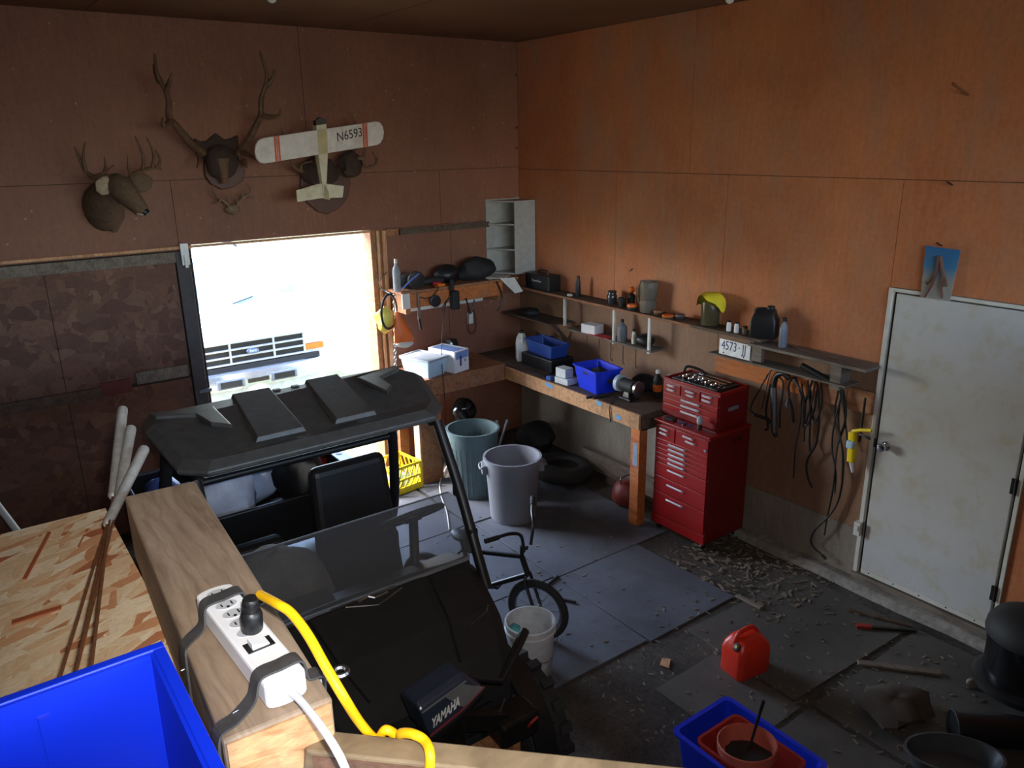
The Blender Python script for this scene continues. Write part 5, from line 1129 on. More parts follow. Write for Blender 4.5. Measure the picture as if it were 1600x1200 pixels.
# caulking gun
t = thing('caulking_gun', 'yellow caulking gun hanging beside the white door', 'caulking gun', hang(1345, 620, -.07))
b = MB(); b.tube([hang(1352, 622, -.06), hang(1343, 690, -.06)], .009, 8); b.build('plunger_rod', M_dsteel, t)
b = MB(); b.beam(hang(1333, 674, -.08), hang(1330, 722, -.08), .05, .05); b.build('cradle', M_crate, t, bevel=.012)
b = MB(); b.beam(hang(1331, 688, -.095), hang(1329, 700, -.095), .052, .052); b.build('label', M_lblue, t, bevel=.01)
b = MB(); b.tube([hang(1332, 674, -.08), hang(1345, 672, -.08), hang(1362, 673, -.08)], .013, 8); b.build('grip', M_crate, t, smooth=True)
b = MB(); b.tube([hang(1342, 678, -.09), hang(1352, 682, -.1), hang(1360, 686, -.1)], .008, 8); b.build('trigger', M_black, t)
b = MB(); b.tube([hang(1330, 722, -.08), hang(1332, 738, -.08)], [.016, .008], 10); b.build('nozzle', M_white, t)
# blister pack on the door head
t = thing('blister_pack', 'blue and white carded blister pack hanging above the white door', 'blister pack', (-.02, -4.33, 2.15))
cn = [onx(1447, 384, -.03), onx(1501, 391, -.03), onx(1484, 471, -.03), onx(1438, 464, -.03)]
mm, tt, bbb = base('card_gradient'); tc_ = tt.new('ShaderNodeTexCoord'); sp_ = tt.new('ShaderNodeSeparateXYZ'); tt.lk(tc_.outputs['Generated'], sp_.inputs[0])
tt.lk(ramp(tt, sp_.outputs[2], [(.35, lin((150, 146, 140))), (.62, lin((62, 118, 158))), (1, lin((40, 96, 150)))]), bbb.inputs['Base Color'])
b = MB(); b.add([tuple(p) for p in cn]+[tuple(p+Vector((.003, 0, 0))) for p in cn], [(3, 2, 1, 0), (4, 5, 6, 7), (0, 1, 5, 4), (1, 2, 6, 5), (2, 3, 7, 6), (3, 0, 4, 7)]); b.build('card', mm, t)
for pts in ([(1467, 400), (1463, 425), (1455, 447), (1445, 464)], [(1469, 400), (1474, 430), (1471, 450), (1472, 466)], [(1466, 420), (1452, 440), (1448, 444)], [(1468, 415), (1478, 440), (1479, 448)]):
    b = MB(); b.tube([onx(px, py, -.045) for px, py in pts], [.012, .011, .009, .007][:len(pts)] if len(pts) == 4 else .008, 8); b.build('plier_handle' if pts[0][0] < 1470 else 'plier', mat('plier_brown', (86, 54, 46), .5), t)
b = MB(); b.tube([onx(1463, 379, -.07), onx(1472, 384, -.002)], .004, 6); b.build('hook', M_dsteel, t)
# nails and pegs in the walls
def nail(lab, p, d, r=.006, m=M_dsteel):
    b = MB(); b.tube([p, p+Vector(d)], r, 6); tag(b.build('nail', m), lab, 'nail')
nail('long rusty spike driven slanted high in the right wall', onx(1513, 148, -.001), (-.12, .04, .06), .007, M_rust)
nail('bent nail in the right wall above the long shelf seam', onx(1488, 289, -.001), (-.05, .01, .02), .005)
nail('hooked nail hanging near the orange knob', onx(988, 420, -.001), (-.03, 0, -.02), .004)
for i, (px, py) in enumerate(((809, 118), (806, 200), (813, 232))):
    p = ony(px, py, -.001); nail(['rusty nail high in the room corner', 'rusty nail midway down the room corner', 'bent rusty nail low in the room corner above the seam'][i], Vector((min(p.x, -.03), -.001, p.z)), (.0, -.03, .01), .008, M_rust)

# ================================================================== BACK WALL SHELF, RIGHT OF THE DOORWAY
t = thing('back_shelf', 'wooden shelf with a deep front board on the back wall', 'shelf', (-1.0, -.2, 1.8))
b = MB(); b.box(-1.60, -.26, -.32, -.002, 1.79, 1.815); b.build('board', M_oldwood, t, bevel=.003)
b = MB(); b.box(-1.52, -.46, -.325, -.295, 1.655, 1.79); b.build('front_board', M_orangewood, t, bevel=.004)
b = MB(); b.box(-1.60, -1.52, -.34, -.32, 1.66, 1.80); b.build('end_block', M_whitep, t, bevel=.003)
b = MB(); b.box(-1.55, -1.5, -.3, -.002, 1.6, 1.79); b.build('bracket', M_oldwood, t)
b = MB(); b.box(-.5, -.45, -.3, -.002, 1.6, 1.79); b.build('bracket', M_oldwood, t)
b = MB(); b.box(-1.42, -.50, -.02, -.001, 1.555, 1.605); tag(b.build('white_strip', M_whitep), 'white painted batten on the back wall below the shelf', 'batten')
b = MB(); b.box(-1.42, -.40, -.03, -.001, 2.30, 2.355); tag(b.build('dark_batten', M_darkwood), 'long dark batten on the back wall above the shelf', 'batten')
b = MB(); b.box(-1.56, -1.43, -.02, -.001, 2.3, 2.36); tag(b.build('pale_batten', M_oldwood), 'short brown batten beside the long dark batten', 'batten')
# outlet with cord loop
p = ony(735, 497, -.01); t = thing('wall_outlet', 'white wall outlet plate with a dangling red cord loop', 'outlet', p)
b = MB(); b.box(p.x-.035, p.x+.035, -.012, -.001, p.z-.06, p.z+.06); b.build('plate', M_whitep, t, bevel=.003)
b = MB(); b.box(p.x-.015, p.x+.015, -.014, -.012, p.z+.012, p.z+.04); b.box(p.x-.015, p.x+.015, -.014, -.012, p.z-.04, p.z-.012); b.build('receptacle', M_paper, t)
b = MB(); b.tube(bez([(p.x-.02, -.03, p.z+.12), (p.x-.045, -.04, p.z), (p.x-.04, -.04, p.z-.12), (p.x, -.05, p.z-.16), (p.x+.045, -.04, p.z-.1), (p.x+.04, -.04, p.z+.02), (p.x+.02, -.03, p.z+.12)], 5), .005, 6); b.build('cord_loop', mat('cord_maroon', (70, 30, 30), .6), t, smooth=True)
# white open cabinet in the corner
CB = (-.30, -.006, -.27, -.004, 1.83, 2.57)
t = thing('white_cabinet', 'narrow white open-sided cabinet in the corner above the shelf', 'cabinet', (-.15, -.13, 1.83))
b = MB(); b.box(-.262, -.006, -.275, -.26, 1.83, 2.56); b.build('front_panel', mat('cabinet_white', (160, 156, 150), .55), t, bevel=.002)
b = MB(); b.box(-.43, -.006, -.012, -.003, 1.83, 2.57); b.build('back_panel', mat('cabinet_white', (160, 156, 150), .55), t)
b = MB(); b.box(-.02, -.006, -.26, -.012, 1.83, 2.56); b.build('side_panel', mat('cabinet_white', (160, 156, 150), .55), t)
for z in (1.83, 2.07, 2.32, 2.545):
    b = MB(); b.add([(-.43, -.012, z), (-.262, -.26, z), (-.02, -.26, z), (-.02, -.012, z), (-.43, -.012, z+.015), (-.262, -.26, z+.015), (-.02, -.26, z+.015), (-.02, -.012, z+.015)], [(3, 2, 1, 0), (4, 5, 6, 7), (0, 1, 5, 4), (1, 2, 6, 5), (2, 3, 7, 6), (3, 0, 4, 7)]); b.build('shelf', mat('cabinet_white', (160, 156, 150), .55), t)
# things on the back shelf
SB = 1.816
def shb(px, Y): p = ony(px, 440, Y); return p.x
x = shb(613, -.22); bottle('clear_bottle', 'tall clear bottle at the doorway end of the back shelf', (x+.03, -.25, SB), .035, .30, mat('bottle_clear', (170, 176, 182), .2, trans=.5, ior=1.2), M_whitep, .35)
t = thing('circular_saw', 'dark circular saw with a blue cord on the back shelf', 'saw', (shb(640, -.2), -.2, SB)); X = shb(640, -.2)
b = MB(T(X, -.18, SB)); b.blob((0, 0, .07), (.13, .09, .07), .1, 3, 16, 10, .95); b.build('body', M_blackm, t, smooth=True)
b = MB(frame((X+.02, -.28, SB+.09), (0, 0, 1), None, (0, -1, 0))); b.lathe([(.085, 0), (.085, .02), (.03, .025)], n=20); b.build('guard', M_dsteel, t, smooth=True)
b = MB(); b.tube(bez([(X-.13, -.3, SB+.03), (X-.06, -.31, SB+.09), (X, -.315, SB+.13), (X+.05, -.3, SB+.15)], 4), .007, 6); b.build('cord', mat('cord_blue', (110, 130, 220), .4), t, smooth=True)
t = thing('angle_grinder', 'dark power tool with an orange and red grip on the back shelf', 'power tool', (shb(675, -.2), -.22, SB)); X = shb(672, -.22)
b = MB(); b.tube([(X-.12, -.22, SB+.05), (X+.02, -.24, SB+.06), (X+.12, -.25, SB+.05)], [.03, .04, .03], 12); b.build('body', M_blackm, t, smooth=True)
b = MB(); b.tube([(X-.02, -.30, SB+.04), (X+.06, -.305, SB+.035)], .02, 10); b.build('grip', mat('grip_red', (150, 30, 40), .5), t, smooth=True)
b = MB(); b.tube([(X+.0, -.315, SB+.02), (X+.10, -.315, SB+.018)], .016, 10); b.build('trigger_grip', M_orange, t, smooth=True)
X = shb(698, -.15); b = MB(); b.blob((X, -.16, SB+.085), (.14, .10, .095), .06, 11, 18, 12, .88); tag(b.build('black_helmet', M_black, smooth=True), 'black rounded helmet on the back shelf', 'helmet')
X = shb(742, -.15); b = MB(); b.blob((X, -.17, SB+.095), (.2, .12, .125), .14, 14, 18, 12, .74); tag(b.build('black_tool_bag', M_blackm, smooth=True), 'slumped black tool bag on the back shelf beside the helmet', 'bag')
X = shb(775, -.3); t = thing('papers', 'stack of white papers hanging over the shelf end by the cabinet', 'papers', (X, -.3, SB))
for i in range(3):
    b = MB(T(X+.02*i, -.23-.02*i, SB+.012+.004*i, 20*i, 0)); b.hexa([(-.11, -.1, 0), (.08, -.12, -.0), (.12, .08, 0), (-.09, .1, 0)], [(-.11, -.1, .003), (.08, -.12, .003), (.12, .08, .003), (-.09, .1, .003)]); b.build('sheet', M_paper, t)
b = MB(); b.add([(X+.02, -.335, SB+.01), (X+.2, -.335, SB+.0), (X+.26, -.40, SB-.14), (X+.16, -.40, SB-.15)], [(0, 1, 2, 3)]); b.build('sheet', M_paper, t, solid=.002)
# tools hanging from the back shelf
def hb_(px, py, Y=-.345): return ony(px, py, Y)
t = thing('hammer', 'long dark hammer hanging below the doorway end of the back shelf', 'hammer', hb_(655, 455))
b = MB(); b.beam(hb_(654, 458), hb_(655, 500), .028, .012, (0, 1, 0)); b.build('handle', M_greywood, t, bevel=.003); b = MB(); b.beam(hb_(655, 498), hb_(658, 515), .022, .02, (0, 1, 0)); b.build('head', M_dsteel, t, bevel=.003)
t = thing('trouble_light', 'round black work lamp hanging on a cord below the back shelf', 'lamp', hb_(679, 470))
b = MB(frame(hb_(679, 470, -.36), (1, 0, 0), None, (0, -1, 0))); b.lathe([(.02, -.01), (.055, 0), (.058, .02), (.045, .025), (.0001, .015)], n=20); b.build('reflector', M_black, t, smooth=True)
b = MB(); b.tube(bez([hb_(655, 464), hb_(666, 466), hb_(677, 462), hb_(685, 450), hb_(682, 445)], 4), .005, 6); b.build('cord', M_black, t)
for i, (pts, lab) in enumerate(((((702, 448), (704, 462), (693, 478), (692, 486)), 'short black strap hook hanging beside the work lamp'), (((728, 466), (733, 484), (735, 490), (739, 480), (741, 468)), 'black loop strap hanging above the wall outlet'), (((776, 440), (784, 460), (782, 478), (777, 486)), 'black cable tail hanging from the shelf end under the papers'))):
    b = MB(); b.tube(bez([hb_(*q) for q in pts], 4), .008, 6); tag(b.build('hanging_strap', M_black, smooth=True), lab, 'strap')
t = thing('tool_pouch', 'dark leather tool pouch hanging in the middle of the back shelf', 'pouch', hb_(710, 470)); b = MB(); a_, c_ = hb_(704, 455, -.36), hb_(716, 482, -.36); b.box(a_.x, c_.x, -.40, -.33, c_.z, a_.z); b.build('pocket', M_blackm, t, bevel=.01)
b = MB(); b.box(a_.x+.01, a_.x+.05, -.345, -.33, a_.z-.02, a_.z+.1); b.build('loop', M_blackm, t)
b = MB(); q = [ony(697, 470, -.36), ony(692, 510, -.4), ony(690, 540, -.44), ony(690, 560, -.5), ony(692, 588, -.62), ony(695, 625, -.63), ony(697, 670, -.63)]; b.tube(bez(q, 5), .004, 6); tag(b.build('dangling_wire', M_black, smooth=True), 'long thin black wire dangling past the boxed battery charger', 'wire')
# hoop / small wheel rim with plastic bags, and door chain
hc = ony(608, 487, -.42); t = thing('metal_hoop', 'small bare bicycle wheel rim hanging by the doorway', 'wheel rim', hc)
b = MB(); b.torus(hc, .148, .008, (.75, -1, .0), 40, 8, 1.0); b.build('rim', M_steel, t, smooth=True)
b = MB(); b.torus(hc, .155, .010, (.75, -1, .0), 40, 8, 1.0); b.build('tyre', M_rubber, t, smooth=True)
b = MB(); top = hc+Vector((0, 0, .15)); b.tube(bez([top, top+Vector((-.03, .1, .1)), Vector((-1.60, -.05, top.z+.14))], 4), .004, 6); b.build('wire_hook', M_dsteel, t)
b = MB(); q = ony(602, 500, -.36); b.blob(q, (.09, .06, .12), .14, 5, 14, 10); tag(b.build('yellow_bag', M_bagy, smooth=True), 'crumpled yellow and white plastic bag hanging inside the wheel rim', 'bag')
q0, q1, q2, q3 = ony(620, 487, -.44), ony(648, 527, -.44), ony(628, 538, -.44), ony(615, 525, -.44)
t = thing('orange_bag', 'bright orange plastic bag hanging beside the wheel rim', 'bag', q0)
b = MB(); rings = []
for s_, w_, d_ in ((0, .015, .012), (.3, .045, .025), (.65, .085, .045), (.9, .10, .05), (1, .075, .035)):
    c_ = q0.lerp((q1+q2+q3)/3, s_*1.15); rings.append([c_+Vector((w_*math.cos(a)*(1+.12*math.sin(3*a+s_*4)), d_*math.sin(a), .012*math.sin(2*a)*s_)) for a in (2*math.pi*j/14 for j in range(14))])
b.loft([list(reversed(r_)) for r_ in rings]); b.build('pouch', M_bago, t, smooth=True)
b = MB(); c_ = q0.lerp((q1+q2+q3)/3, 1.12); b.blob(c_+Vector((0, -.01, -.01)), (.085, .05, .035), .1, 3); b.build('bottom', M_paper, t, smooth=True)
# chain
c0, c1_ = ony(616, 462, -.30), ony(621, 575, -.30); c2_ = ony(620, 700, -.30)
t = thing('hanging_chain', 'steel chain hanging beside the doorway', 'chain', c0)
lk = MB(); lk.torus((0, 0, 0), .013, .0042, (0, 1, 0), 12, 5, 1.0)
me = None; nl = 46
for i in range(nl):
    s_ = i/(nl-1); p = c0.lerp(c2_, s_)
    if me is None:
        b = MB(); b.tube([p+Vector((.011*math.cos(a), 0, .019*math.sin(a))) for a in (2*math.pi*j/12 for j in range(12))], .0042, 5, True)
        o = b.build('link', M_steel, t); me = o
        base_loc = p
    else:
        o = me.copy(); COL.objects.link(o); o.parent = t
        if i % 2:
            o.rotation_euler = (0, 0, R(90)); rel = base_loc-c0; o.location = (p-c0)-Matrix.Rotation(R(90), 3, 'Z') @ rel
        else: o.location = p-base_loc
b = MB(); b.tube([c0, Vector((c0.x, -.02, c0.z+.03))], .006, 6); b.build('hook', M_dsteel, t)
# yellow milk crate
q = Vector((-1.72, -.60, .011)); t = thing('milk_crate', 'yellow plastic milk crate on the floor by the doorway post', 'crate', q)
Mc = T(-1.86, -.50, .011, 8); cw_, ch = .165, .27
b = MB(Mc)
for s in (-1, 1):
    for z0, z1 in ((0, .06), (.125, .145), (.245, .27)):
        b.box(-cw_, cw_, s*cw_-.006, s*cw_+.006, z0, z1); b.box(s*cw_-.006, s*cw_+.006, -cw_, cw_, z0, z1)
    for k in range(5):
        a = -cw_+.03+k*(2*cw_-.06)/4
        for z0, z1 in ((.06, .125), (.145, .245)):
            b.beam((a-.02, s*cw_, z0), (a+.02, s*cw_, z1), .012, .010, (0, 1, 0)); b.beam((s*cw_, a-.02, z0), (s*cw_, a+.02, z1), .012, .010, (1, 0, 0))
    for s2 in (-1, 1): b.box(s*cw_-.012, s*cw_+.012, s2*cw_-.012, s2*cw_+.012, 0, ch)
b.build('lattice', M_crate, t)
b = MB(Mc); b.box(-cw_, cw_, -cw_, cw_, 0, .008); b.build('bottom', M_crate, t)
b = MB(Mc); b.blob((0, 0, .08), (.12, .12, .07), .15, 4); b.build('contents', mat('rag_teal', (110, 130, 120), .8), t)
# helmet-topped black engine / bag under the back bench
t = thing('chainsaw_stack', 'shiny black engine with chrome pipes under the back bench', 'engine', (-1.05, -.55, 0)); t.name = 'small_engine'
b = MB(); b.box(-1.22, -.92, -.62, -.30, .02, .44); b.build('crankcase', M_blackm, t, bevel=.03)
b = MB(); b.blob((-1.07, -.48, .60), (.12, .12, .13), .05, 3, 18, 12); b.build('air_cleaner', mat('gloss_black', (20, 20, 22), .12), t, smooth=True)
b = MB(); b.lathe([(.07, .42), (.075, .5)], (-1.07, -.48, 0), 18); b.build('neck', M_black, t)
for s in (-1, 1):
    b = MB(); b.tube(bez([(-1.07+s*.04, -.62, .50), (-1.07+s*.08, -.68, .46), (-1.07+s*.12, -.68, .36), (-1.07+s*.11, -.66, .20)], 4), .014, 8); b.build('exhaust_pipe', M_chrome, t, smooth=True)
b = MB(frame((-1.25, -.6, .22), (0, 0, 1), None, (-1, -.3, 0))); b.lathe([(.03, 0), (.075, .01), (.075, .03), (.03, .035)], n=20); b.build('pulley', M_steel, t, smooth=True)
for x in (-1.2, -.95):
    b = MB(); b.box(x-.02, x+.02, -.6, -.34, 0, .02); b.build('foot', M_dsteel, t)
# under the right bench
def lump(name, lab, cat, c, d, m, seed, flat=.9): b = MB(); b.blob(c, d, .13, seed, 16, 10, flat); return tag(b.build(name, m, smooth=True), lab, cat)
t = thing('spare_tyre', 'spare tyre lying on the floor under the right bench', 'tyre', (-.45, -1.30, .05)); b = MB(); b.torus((-.49, -1.30, .10), .22, .085, (0.1, 0, 1), 32, 12); b.build('tyre', M_rubber, t, smooth=True)
b = MB(T(-.49, -1.30, .10)); b.lathe([(.14, -.05), (.145, .04), (.1, .03), (.0001, .02)], n=24); b.build('rim', M_dsteel, t, smooth=True)
lump('black_sack', 'black plastic sack slumped under the right bench', 'sack', (-.28, -.62, .165), (.2, .2, .18), M_blackm, 17)
t = thing('propane_tank', 'small dull red tank under the right bench beside its leg', 'tank', (-.62, -2.0, .012)); q = Vector((-.42, -2.10, .012))
t.location = q
b = MB(T(*q)); b.lathe([(.06, 0), (.09, .012), (.12, .05), (.125, .12), (.10, .19), (.05, .22), (.03, .23)], n=24); b.build('tank', mat('dark_red', (110, 44, 40), .5), t, smooth=True)
b = MB(T(*q)); b.tube(bez([(-.06, 0, .2), (-.06, 0, .27), (.06, 0, .27), (.06, 0, .2)], 4), .008, 8); b.build('handle', M_steel, t, smooth=True)
for i, (a_, c_, m, lab) in enumerate((((-.13, -1.2, .12), (-.13, -2.34, .10), M_greywood, 'long grey board lying against the wall under the right bench'), ((-.22, -1.65, .03), (-.24, -2.33, .03), M_darkwood, 'dark plank lying on the floor under the right bench'))):
    b = MB(); b.beam(a_, c_, .05, .055 if i else .18); tag(b.build('plank', m, bevel=.004), lab, 'plank')
# white cable on the floor
b = MB(); b.tube(bez([onz(714, 700, .02), onz(690, 745, .02), onz(688, 770, .02), onz(698, 800, .02), onz(702, 828, .02)], 5), .006, 6); tag(b.build('floor_cable', M_paper, smooth=True), 'pale cable trailing over the floor behind the windshield', 'cable')
# litter on the floor
rnd = random.Random(11)
for i, (px0, py0, px1, py1, w_, m, lab) in enumerate(((1338, 978, 1432, 985, .028, M_redd, 'red-tipped pry bar lying on the floor below the door'), (1326, 952, 1425, 978, .03, M_darkwood, 'dark wooden stake crossing the pry bar below the door'), (1340, 1035, 1470, 1052, .045, M_greywood, 'grey wooden lath lying on the dark floor panels'), (868, 934, 900, 941, .018, M_blackm, 'short black rod on the pale floor sheet beside the bicycle'), (848, 920, 872, 900, .014, M_blackm, 'thin black stick on the floor near the bicycle wheel'), (1150, 930, 1190, 950, .03, M_greywood, 'short grey batten on the dirt near the red jerry can'))):
    p, q = onz(px0, py0, .02), onz(px1, py1, .02); b = MB(); b.beam(p, q, w_, .016); tag(b.build('scrap_bar', m, bevel=.003), lab, 'scrap')
    if i == 0:
        o = bpy.data.objects['scrap_bar']; o.data.materials.clear(); o.data.materials.append(M_dsteel); b = MB(); b.beam(p+Vector((0, 0, .002)), p.lerp(q, .25)+Vector((0, 0, .002)), .034, .02); b.build('painted_tip', M_redd, o)
b = MB(T(*onz(1040, 1037, .004), 30)); b.hexa([(-.04, -.03, 0), (.05, -.02, 0), (.04, .03, 0), (-.03, .03, 0)], [(-.04, -.03, .006), (.05, -.02, .006), (.04, .03, .006), (-.03, .03, .006)]); tag(b.build('wood_offcut', M_stud), 'small pale wood offcut on the dirt floor', 'offcut')
lt = MB()
def chip(x, y, s):
    a = rnd.uniform(0, 6.28); l, w_ = s*rnd.uniform(.6, 2.2), s*rnd.uniform(.2, .6); m_ = lt.M; lt.M = T(x, y, .012, math.degrees(a), rnd.uniform(-12, 12)); lt.box(-l, l, -w_, w_, 0, .004); lt.M = m_
for _ in range(420): chip(rnd.uniform(-.85, -.12), rnd.uniform(-4.0, -2.9), rnd.choice((.005, .008, .016)))
for _ in range(350): chip(rnd.uniform(-2.4, -.3), rnd.uniform(-5.2, -3.4), .009)
for _ in range(140): chip(rnd.uniform(-2.2, -.5), rnd.uniform(-3.6, -.8), .007)
tag(lt.build('floor_litter', mat('litter', (120, 108, 92), .9, var=.5, scale=3)), 'wood chips and small litter scattered over the floor', 'litter', None, 'stuff')
# lower right corner: plastic sled-like tub, boots, crumpled tarp
t = thing('rubber_boot', 'black rubber boot lying on its side by the shop vacuum', 'boot', onz(1520, 1150, .08)); q = onz(1490, 1135, .09)
b = MB(); b.tube([q, q+Vector((.14, -.14, .0)), q+Vector((.30, -.30, .0)), q+Vector((.42, -.42, 0))], [.085, .09, .08, .075], 16); b.build('shaft', M_black, t, smooth=True)
b = MB(); b.torus(q, .085, .008, (1, -1, 0), 24, 6); b.build('top_rim', M_blackm, t, smooth=True)
q = onz(1450, 1180, .05); t = thing('grey_pan', 'dark grey oval drain pan on the floor below the rubber boot', 'pan', q)
b = MB(T(q.x+.05, q.y-.1, .012, -45)); b.lathe([(.19, 0), (.23, .09), (.24, .092), (.24, .1), (.225, .1), (.185, .01), (.0001, .008)], n=32, sy=.6); b.build('shell', mat('pan_grey', (74, 76, 80), .4), t, smooth=True)
q = onz(1395, 1115, .0); b = MB(); b.blob((q.x, q.y, .055), (.2, .16, .06), .18, 31, 18, 10, .85); tag(b.build('canvas_heap', mat('canvas_brown', (72, 62, 54), .9), smooth=True), 'crumpled brown canvas heap on the floor', 'canvas')

# pale pipe leaning by the sliding door, left of the loft
p0, p1 = ony(-14, 776, -1.0), ony(24, 826, -1.0); d_ = (p1-p0).normalized(); foot = p1+d_*((p1.z-.02)/-d_.z) if d_.z < 0 else p1
b = MB(); b.tube([p0, foot], .022, 10); tag(b.build('white_pipe', M_whitep, smooth=True), 'pale plastic pipe slanting in front of the dark sliding door', 'pipe')
# ================================================================== TROPHIES
def Y(px, py, y): return ony(px, py, y)
def antler(par, beams, r0=.018, m=None, name='antler', tip=.004):
    b = MB()
    for k, pts in enumerate(beams):
        pts = [Y(*p) if len(p) == 3 else p for p in pts]; pp_ = bez(pts, 5); n_ = len(pp_); rs_ = r0*(1 if k == 0 else .72)
        b.tube(pp_, [max(tip, rs_*(1-.72*(i/(n_-1))**1.3)) for i in range(n_)], 8)
    return b.build(name, m or M_antler, par, smooth=True)
# deer shoulder mount
t = thing('deer_mount', 'stuffed deer head with pale ears mounted on the back wall', 'trophy', Y(175, 320, -.02))
path = [(160, 322, -.003, .215), (163, 318, -.14, .205), (170, 308, -.26, .175), (178, 300, -.36, .145), (184, 292, -.44, .12), (192, 296, -.52, .128), (203, 308, -.58, .105), (214, 320, -.63, .080), (221, 327, -.66, .070), (226, 331, -.67, .052)]
rings = []; pts = [Y(a, b_, c_) for a, b_, c_, _ in path]
for i, p in enumerate(pts):
    d = (pts[min(i+1, 9)]-pts[max(i-1, 0)]).normalized()
    if i == 0: d = Vector((0, -1, 0))
    a = d.cross(Vector((0, 0, 1))).normalized(); u_ = a.cross(d); r_ = path[i][3]*.78
    rings.append([p+(a*math.cos(th)*.82+u_*math.sin(th)*(1.12 if math.sin(th) < 0 and i < 4 else 1.0))*r_ for th in (2*math.pi*j/18 for j in range(18))])
b = MB(); b.loft(rings); hdm = b.build('head_and_neck', M_fur, t, smooth=True)
br_ = Y(176, 345, -.1); b = MB(); b.tube([br_+Vector((-.03, .06, .12)), br_, br_+Vector((.01, .04, -.08))], [.13, .09, .02], 14); b.build('brisket', M_fur, t, smooth=True)
b = MB(); b.blob(pts[9], (.033, .03, .026), .03, 3); b.build('nose', M_black, hdm, smooth=True)
b = MB(); b.blob(pts[8]+Vector((-.005, .0, -.028)), (.035, .03, .018), .03, 4); b.build('chin', M_furl, hdm, smooth=True)
for k, (px, py, yy) in enumerate(((192, 306, -.575), (207, 300, -.53))):
    b = MB(); b.blob(Y(px, py, yy), (.012, .012, .012), 0, 1, 10, 6); b.build('eye', M_black, hdm, smooth=True)
for k, (a_, c_, e_) in enumerate((((176, 292, -.46), (163, 290, -.47), (150, 284, -.46)), ((204, 288, -.44), (220, 286, -.44), (238, 280, -.43)))):
    A_, B_, C_ = Y(*a_), Y(*c_), Y(*e_); b = MB(); b.tube([A_, A_.lerp(B_, .5), B_, B_.lerp(C_, .6), C_], [.008, .018, .022, .018, .004], 12, flat=3.1); b.build('ear', M_furl if k == 0 else M_fur, hdm, smooth=True)
antler(t, [[(172, 276, -.43), (150, 277, -.40), (134, 268, -.36), (124, 246, -.34), (117, 230, -.34)], [(146, 277, -.40), (158, 272, -.45), (178, 258, -.5)], [(134, 268, -.36), (130, 245, -.38), (133, 222, -.40)], [(160, 276, -.42), (165, 262, -.46), (163, 245, -.47)]], .02)
antler(t, [[(203, 280, -.45), (210, 272, -.43), (226, 265, -.38), (246, 262, -.33), (252, 266, -.32)], [(206, 277, -.44), (201, 262, -.47), (200, 244, -.48)], [(222, 268, -.39), (224, 245, -.38), (211, 212, -.37)], [(238, 264, -.35), (240, 240, -.34), (229, 214, -.34)], [(246, 262, -.33), (250, 250, -.33), (243, 234, -.33)]], .02)
# elk antlers on shields
t = thing('elk_antlers', 'huge elk antlers on a dark shield high on the back wall', 'trophy', Y(345, 250, -.02))
def plaque(par, pxs, y0, y1, name, m, bev=.008):
    P_ = [Y(a, c_, -.01) for a, c_ in pxs]; b = MB(); n_ = len(P_)
    b.add([(p.x, y1, p.z) for p in P_]+[(p.x, y0, p.z) for p in P_], [tuple(range(n_)), tuple(reversed(range(n_, 2*n_)))]+[(i, n_+i, n_+(i+1) % n_, (i+1) % n_) for i in range(n_)]); return b.build(name, m, par, bevel=bev)
plaque(t, [(303, 216), (312, 221), (322, 220), (336, 208), (350, 218), (360, 216), (371, 211), (372, 240), (360, 252), (320, 252), (306, 235)], -.002, -.035, 'upper_shield', M_furd)
plaque(t, [(317, 250), (372, 248), (381, 266), (378, 282), (362, 293), (345, 296), (328, 288), (319, 275)], -.002, -.05, 'lower_shield', M_shield)
b = MB(); c_ = Y(346, 253, -.1); b.blob(c_, (.13, .07, .13), .06, 6, 16, 10); b.build('skull_cap', M_furd, t, smooth=True)
b = MB(); c_ = Y(348, 268, -.12); b.tube([c_+Vector((0, 0, .1)), c_, c_+Vector((0, 0, -.09))], [.07, .05, .025], 12); b.build('nose_bone', M_antler, t, smooth=True)
antler(t, [[(318, 240, -.10), (300, 225, -.16), (276, 198, -.24), (264, 182, -.28), (264, 160, -.30), (258, 140, -.31), (246, 118, -.32), (242, 84, -.32)], [(268, 188, -.27), (256, 196, -.36), (254, 184, -.42)], [(260, 142, -.31), (264, 130, -.36), (269, 114, -.4)], [(310, 236, -.12), (312, 250, -.2), (308, 262, -.26)], [(250, 128, -.31), (243, 112, -.28), (240, 100, -.27)]], .032)
antler(t, [[(372, 242, -.10), (388, 220, -.16), (402, 192, -.24), (408, 178, -.28), (408, 155, -.30), (415, 132, -.31), (416, 112, -.32), (406, 80, -.32)], [(408, 180, -.28), (424, 183, -.34), (436, 180, -.38), (439, 170, -.4)], [(415, 134, -.31), (425, 124, -.34), (429, 108, -.36)], [(376, 236, -.12), (390, 243, -.22), (404, 250, -.3)], [(380, 250, -.1), (384, 258, -.14), (386, 262, -.16)]], .032)
# small skull-plate antlers
t = thing('small_antlers', 'small pair of antlers on a skull plate below the elk shield', 'trophy', Y(364, 325, -.02))
b = MB(); c_ = Y(364, 327, -.035); b.blob(c_, (.06, .035, .045), .08, 3); b.build('skull_plate', M_antlerp, t, smooth=True)
antler(t, [[(358, 322, -.05), (350, 314, -.08), (340, 308, -.1), (333, 298, -.12), (333, 290, -.12)], [(356, 320, -.06), (357, 310, -.08), (355, 304, -.09)], [(345, 311, -.09), (340, 318, -.1), (336, 314, -.1)]], .013, M_antlerp)
antler(t, [[(370, 322, -.05), (376, 312, -.08), (388, 304, -.1), (392, 296, -.12), (386, 287, -.12)], [(371, 318, -.06), (369, 308, -.08), (369, 302, -.09)], [(388, 304, -.1), (396, 310, -.11), (397, 302, -.12)], [(380, 309, -.09), (378, 298, -.1)]], .013, M_antlerp)
